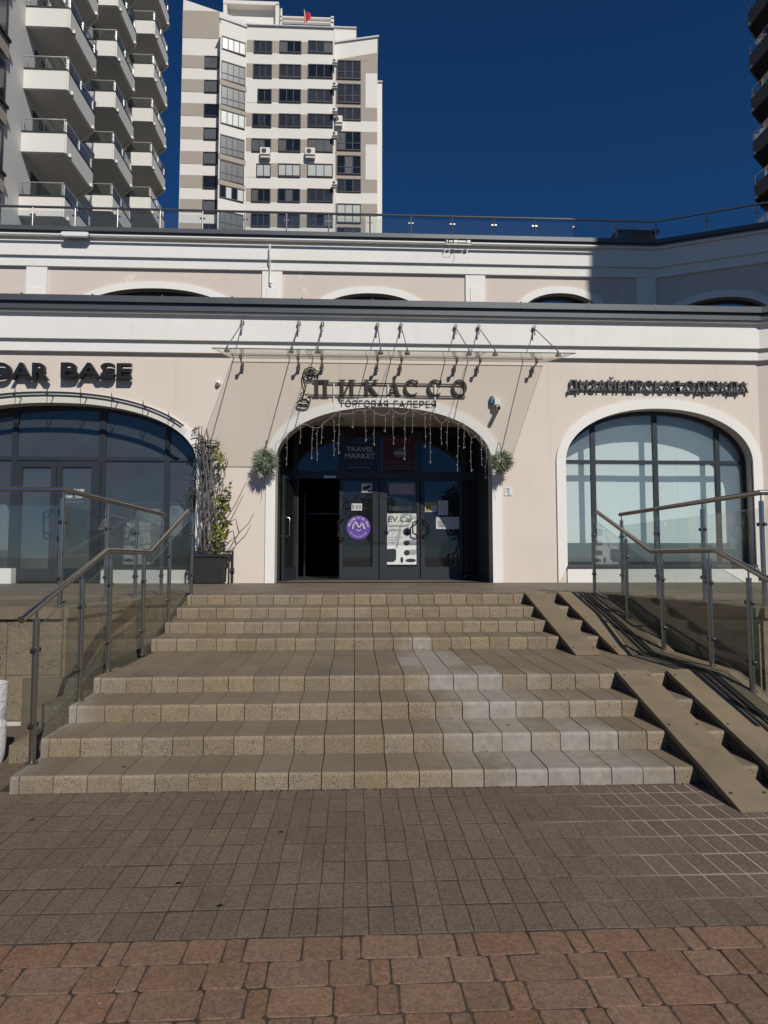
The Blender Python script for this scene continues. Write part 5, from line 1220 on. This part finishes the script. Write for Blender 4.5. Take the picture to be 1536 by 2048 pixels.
# angled bay
YB = YM-1.35
ba, bb = TP(326, 900, YB), TP(507, 900, YM)
zt_l = TP(322, 125, YB).z; zt_r = TP(512, 158, YM).z
MB().hexa([(ba.x,YB,-.05),(bb.x,YM-.001,-.05),(bb.x,YM+2,-.05),(ba.x,YM+2,-.05),(ba.x,YB,zt_l),(bb.x,YM-.001,zt_l),(bb.x,YM+2,zt_l),(ba.x,YM+2,zt_l)]).build('bay', 'tower_white', tw)
for i, (ya, yb, k) in enumerate(((235,345,0),(400,548,1),(562,715,1),(725,842,2),(893,1045,1),(1062,1217,1),(1228,1338,2),(1400,1545,1))):
    zt, zb_ = TP(330, ya, YB).z, TP(330, yb-22, YB).z
    far_window(tw, (ba.x+.15, YB+.10-.03), (bb.x-.15, YM-.13), zb_, zt, 4, ['pane_pale', 'pane_curtain', 'pane_pale'][k] if i != 6 else ['pane_pale', 'pane_dark'], .36 if k == 1 else None, 'tower_frame' if i != 1 else 'tower_frame')
    if k == 1 or i == 4:
        zz = TP(330, yb, YB).z; al = (Vector((bb.x, YM))-Vector((ba.x, YB))).normalized(); nn = Vector((al.y, -al.x))*.06
        MB().hexa([(ba.x+nn.x,YB+nn.y,zz-.25),(bb.x+nn.x,YM+nn.y,zz-.25),(bb.x,YM+.01,zz-.25),(ba.x,YB+.01,zz-.25),(ba.x+nn.x,YB+nn.y,zb_),(bb.x+nn.x,YM+nn.y,zb_),(bb.x,YM+.01,zb_),(ba.x,YB+.01,zb_)]).build('beige_band', 'tower_beige', tw)
# left striped section with recessed windows
for i, (ya, yb) in enumerate([(72,255),(370,455),(530,615),(690,775),(848,930),(1010,1095),(1170,1255),(1330,1420),(1490,1580)]):
    box_px('beige_band', 'tower_beige', 84-3*i if i else 84, 330, ya, yb, YL-.03, YL+.02)
    if i: win_px(234-2.4*i, 322-2*i, ya+6, yb+4, YL-.05, 1 if i != 8 else 2, random.choice(['pane_curtain', 'pane_dark', 'pane_dark']))
# right section
box_px('beige_band', 'tower_beige', 1102, 1384, 405, 1700, YRt-.03, YRt+.02)
MB().hexa([(TP(1102, 400, YRt).x, YRt-.028, TP(1102, 406, YRt).z), (TP(1384, 400, YRt).x, YRt-.028, TP(1384, 406, YRt).z), (TP(1384, 400, YRt).x, YRt+.02, TP(1384, 406, YRt).z), (TP(1102, 400, YRt).x, YRt+.02, TP(1102, 406, YRt).z), (TP(1102, 400, YRt).x, YRt-.028, TP(1102, 400, YRt).z), (TP(1384, 400, YRt).x, YRt-.028, TP(1384, 352, YRt).z), (TP(1384, 400, YRt).x, YRt+.02, TP(1384, 352, YRt).z), (TP(1102, 400, YRt).x, YRt+.02, TP(1102, 400, YRt).z)]).build('beige_band', 'tower_beige', tw)
for (x0_, x1_, ya, yb) in ((1306,1384,490,720),(1102,1384,808,880),(1306,1384,965,1200),(1102,1384,1288,1360),(1306,1384,1450,1700)):
    box_px('white_panel', 'tower_white', x0_, x1_, ya, yb, YRt-.05, YRt+.01)
for i, (ya, yb) in enumerate([(405,530),(562,690),(720,805),(880,1005),(1040,1165),(1197,1285),(1362,1490),(1520,1640)]):
    win_px(1114, 1275, ya, yb, YRt-.07, 3, 'pane_pale' if i == 6 else random.choice([['pane_dark', 'pane_dim'], ['pane_curtain', 'pane_dark'], 'pane_dim']), .38 if (yb-ya) > 100 else None)
# roof structures
zt = TP(800, 172).z
box_px('coping', 'tower_grey', 505, 1097, 166, 172, YM-.25, YM+15)
MB().hexa([(ba.x-.2,YB-.2,zt_l),(bb.x,YM-.2,zt_l),(bb.x,YM+2,zt_l),(ba.x-.2,YM+2,zt_l),(ba.x-.2,YB-.2,zt_l+.22),(bb.x,YM-.2,zt_l+.22),(bb.x,YM+2,zt_l+.22),(ba.x-.2,YM+2,zt_l+.22)]).build('coping', 'tower_grey', tw)
box_px('penthouse_wall', 'tower_white', 385, 715, 50, 175, YM+3, YM+12); box_px('penthouse_beam', 'tower_white', 355, 727, 5, 28, YM+2, YM+12.5)
for c_ in ((355, 378), (704, 727)): box_px('penthouse_pier', 'tower_white', c_[0], c_[1], 28, 175, YM+2, YM+3)
box_px('roof_rail', 'tower_white', 738, 1094, 112, 120, YM+2, YM+2.4); box_px('roof_rail', 'tower_white', 738, 1094, 140, 148, YM+2, YM+2.4)
box_px('roof_pier', 'tower_white', 1074, 1094, 108, 175, YM+2, YM+2.5); box_px('roof_pier', 'tower_white', 738, 748, 55, 175, YM+2, YM+2.5)
box_px('stair_head', 'tower_white', 1090, 1243, 182, 272, YM+4, YM+11); box_px('coping', 'tower_grey', 1088, 1247, 176, 182, YM+3.8, YM+11)
# flag
f0, f1 = TP(905, 165, YM+.5), TP(896, 65, YM+.5)
o = thing('roof_flag', f0, 'red flag on a short pole on top of the apartment tower', 'flag')
MB().tube([f0, (f1.x, f1.y, f1.z)], .05, 6).build('pole', 'tower_grey', o)
m = MB(); n = 6; W_ = TP(940, 100, YM+.5).x-f1.x
vs = [(f1.x+W_*i/n, YM+.5+.15*sin(i*1.1), f1.z-.05-(.75*i/n)*W_*.8-(0 if k == 0 else 1.75*(1-.6*i/n))) for i in range(n+1) for k in (0, 1)]
m.add(vs+[(x, y+.03, z) for x, y, z in vs], [(2*i, 2*i+2, 2*i+3, 2*i+1) for i in range(n)]+[(2*n+2+2*i, 2*n+3+2*i, 2*n+5+2*i, 2*n+4+2*i) for i in range(n)]); m.build('cloth', 'flag_red', o, smooth=80)
# air conditioners
for (cx, cy, Y_, lb_) in ((638, 1020, YM, 'white air conditioner under a window in the middle of the tower'), (937, 1022, YM, 'white air conditioner near the right window column of the tower'), (1120, 808, YRt, 'white air conditioner at the tower corner by the right window column'), (1101, 420, YM-.1, 'small air conditioner at the topmost corner of the tower'), (1101, 575, YM-.1, 'small air conditioner second from the top at the tower corner'), (1100, 745, YM-.1, 'small air conditioner third from the top at the tower corner'), (1100, 905, YM-.1, 'small air conditioner fourth from the top at the tower corner'), (1099, 1232, YM-.1, 'small air conditioner lowest at the tower corner')):
    v = TP(cx, cy, Y_-.3); s_ = 1.0 if cx < 1090 or cx > 1110 else .55
    o = thing('air_conditioner', (v.x, Y_-.3, v.z-.4), lb_, 'air conditioner', 'air conditioners on the apartment tower')
    MB().box(v.x-.62*s_, v.x+.62*s_, Y_-.75, Y_-.2, v.z-.45*s_, v.z+.45*s_).build('case', 'tower_white', o)
    MB().tube([(v.x-.15*s_, Y_-.77, v.z), (v.x-.15*s_, Y_-.745, v.z)], .32*s_, 14).build('fan_grille', 'tower_frame', o)
    MB().box(v.x-.6*s_, v.x+.6*s_, Y_-.6, Y_-.05, v.z-.8*s_, v.z-.46*s_).build('bracket', 'tower_grey', o)

# ------------------------------------------------------------------ towers with stacked balconies on either side
def balcony(root, Xw, Xo, y0, z, sgn, L1=3.0, L2=4.6, soff='tower_soffit', pan='tower_panel'):
    """z = top of the white panel; Xw wall plane, Xo outer edge"""
    P = [(Xw, y0), (Xo, y0), (Xo, y0+L1), (Xw+(Xo-Xw)*.05, y0+L2), (Xw, y0+L2)]
    zb_ = z-.92
    so = MB().prism(P, 'z', zb_, zb_+.18, 0).build('balcony', soff, root)
    def wall(a, b, t_, z0_, z1_, nm, mt, inset=0.0):
        a, b = Vector(a), Vector(b); d = (b-a).normalized(); n_ = Vector((d.y, -d.x)); c_ = Vector(((P[0][0]+P[1][0])/2, y0+2))
        if (a-c_).dot(n_) < 0: n_ = -n_
        a1, b1, a2, b2 = a+n_*(.06-inset), b+n_*(.06-inset), a+n_*(.06-inset-t_), b+n_*(.06-inset-t_)
        return MB().hexa([(*a1, z0_), (*b1, z0_), (*b2, z0_), (*a2, z0_), (*a1, z1_), (*b1, z1_), (*b2, z1_), (*a2, z1_)]).build(nm, mt, so)
    for a, b in ((P[0], P[1]), (P[1], P[2]), (P[2], P[3])):
        wall(a, b, .14, zb_-.06, z-.08, 'panel', pan); wall(a, b, .20, z-.079, z, 'coping', 'tower_frame', -.02)
        wall(a, b, .02, z+.06, z+.58, 'glass_panel', 'glass_rail', .06); wall(a, b, .04, z+.60, z+.635, 'rail', 'steel_pale', .05)
        a_, b_ = Vector(a), Vector(b); n = max(1, round((b_-a_).length/1.3))
        for k in range(n+1):
            q = a_+(b_-a_)*(.03+.94*k/n); MB().box(q.x-.018, q.x+.018, q.y-.018, q.y+.018, z, z+.60).build('rail_post', 'steel_pale', so)
    # fin on the outer face
    for yy in (y0+.35, y0+L1-.25): MB().box(min(Xo, Xo+sgn*.16), max(Xo, Xo+sgn*.16), yy-.07, yy+.07, zb_-.06, zb_+.1).build('bracket', 'tower_panel', so)
    # door and window behind
    MB().box(min(Xw, Xw+sgn*.04), max(Xw, Xw+sgn*.04), y0+.9, y0+L2-.6, zb_+.2, zb_+2.55).build('balcony_door', 'pane_dark', so)
    return so
def side_tower(label, sgn, cols, Xw, yA, yB, loggia=None, **kw):
    r = thing('balcony_tower', (Xw, (yA+yB)/2, 0), label, 'building')
    MB().box(min(Xw, Xw-sgn*12), max(Xw, Xw-sgn*12), yA, yB, -.05, 62).build('wall', 'tower_grey', r)
    for (y0, Xo, zref, zmax) in cols:
        z = zref
        while z-3.0 > 7.5: z -= 3.0
        while z < zmax: balcony(r, Xw, Xo, y0, z, sgn, **kw); z += 3.0
    if loggia:
        ya, yb, zref, zmax = loggia
        z = zref
        while z-3.0 > 7.5: z -= 3.0
        while z < zmax:
            xs_ = sorted((Xw+sgn*.002, Xw+sgn*.10)); fo = MB().box(xs_[0], xs_[1], ya, yb, z-.2, z+1.75).build('window', 'tower_frame', r)
            n = 4
            for k in range(n): MB().box(*sorted((Xw+sgn*.05, Xw+sgn*.115)), ya+.12+(yb-ya-.24)*k/n+.05, ya+.12+(yb-ya-.24)*(k+1)/n-.05, z-.1, z+1.6).build('pane', random.choice(['pane_curtain', 'pane_dark', 'pane_dark']), fo)
            MB().box(*sorted((Xw, Xw+sgn*.25)), ya-.1, yb+.1, z-.32, z-.201).build('sill', 'tower_frame', r)
            MB().box(*sorted((Xw, Xw+sgn*.16)), ya-.1, yb+.1, z-1.05, z-.33).build('spandrel', 'tower_beige', r)
            z += 3.0
    return r
y1, y2, y3 = 29.3, 35.7, 41.5
X1 = at(135, 150, Y=y1).x; X2 = at(232, 85, Y=y2).x; X3 = at(306, 140, Y=y3).x
XWl = at(49, 137, Y=y1).x
side_tower('grey tower with stacked white balconies at the upper left', 1, [(y1, X1, at(49, 137, Y=y1).z, 34), (y2, X2, at(191, 79, Y=y2).z, 42), (y3, X3, at(266, 126, Y=y3).z, 48)], XWl, 16, 47, (20.5, 27.6, at(20, 220, Y=26).z-1.5, 34))
yq = 37.6; Xq = at(1504, 200, Y=yq+3.0).x
side_tower('dark shaded tower with stacked balconies at the right edge', -1, [(yq, Xq, at(1512, 285, Y=yq+3).z, 44)], Xq+2.0, 30, 41.8, soff='tower_soffit_shaded', pan='tower_panel_shaded')
# neighbouring tower outside the view on the right; it throws the shadow on the upper storey
x0c = 11.26; o = thing('neighbour_tower', (x0c+10, 9, 0), 'tall neighbouring tower beyond the right edge that shades the upper storey', 'building')
MB().box(x0c, x0c+28, 2.0, 15.0, 17.2, 52).build('wall', 'tower_grey', o)
MB().box(x0c+2.0, x0c+28, 2.4, 15.0, -.05, 17.199).build('wall', 'tower_grey', o)
for k in range(15):
    MB().box(x0c+2.3, x0c+28, 1.94 if 3+3.2*k > 17 else 2.34, 2.0 if 3+3.2*k > 17 else 2.4, 3+3.2*k, 4.6+3.2*k).build('window_band', 'pane_dark', o)

# ------------------------------------------------------------------ trees across the street behind the viewer, mirrored in the shop glass
def street_tree(x, y, h, r, label):
    o = thing('street_tree', (x, y, 0), label, 'tree', 'trees across the street'); m = MB()
    top = h*.62; m.tube([(x, y, -.05), (x+.1, y, h*.3), (x-.05, y+.1, top)], [.22, .17, .08], 8)
    for k in range(7):
        a = k*2.4; z0_ = h*(.30+.04*k); m.tube([(x, y, z0_), (x+cos(a)*r*.45, y+sin(a)*r*.45, z0_+h*.16), (x+cos(a)*r*.75, y+sin(a)*r*.75, z0_+h*.26)], [.08, .05, .02], 6)
    m.build('trunk', 'bark', o, smooth=60)
    m = MB(); cl_ = [Vector((x, y, h*.66))+Vector((d.x*r*.75, d.y*r*.75, d.z*h*.26))*random.uniform(.5, 1) for d in (rv() for _ in range(26))]
    for c_ in cl_:
        for k in range(60): leaf(m, c_+rv()*random.uniform(.1, .34)*r, rv(), rv(), random.uniform(.22, .4), random.uniform(.16, .28))
    m.build('crown', 'leaf_street', o, fix=False)
mat('leaf_street', (0.055, 0.075, 0.02), 0.7, big=(1.5, 0.4), fine=(5, 0.3))
for (x, y, h, r, lb_) in ((-9.5, -21, 7.5, 2.6, 'leafy street tree behind the viewer, furthest left in the shop reflection'), (-5.2, -24, 8.4, 2.8, 'leafy street tree behind the viewer, mirrored beside the shop door'), (1.5, -30, 8.0, 2.7, 'leafy street tree behind the viewer, opposite the entrance'), (9.0, -27, 7.6, 2.6, 'leafy street tree behind the viewer, opposite the right window')):
    street_tree(x, y, h, r, lb_)
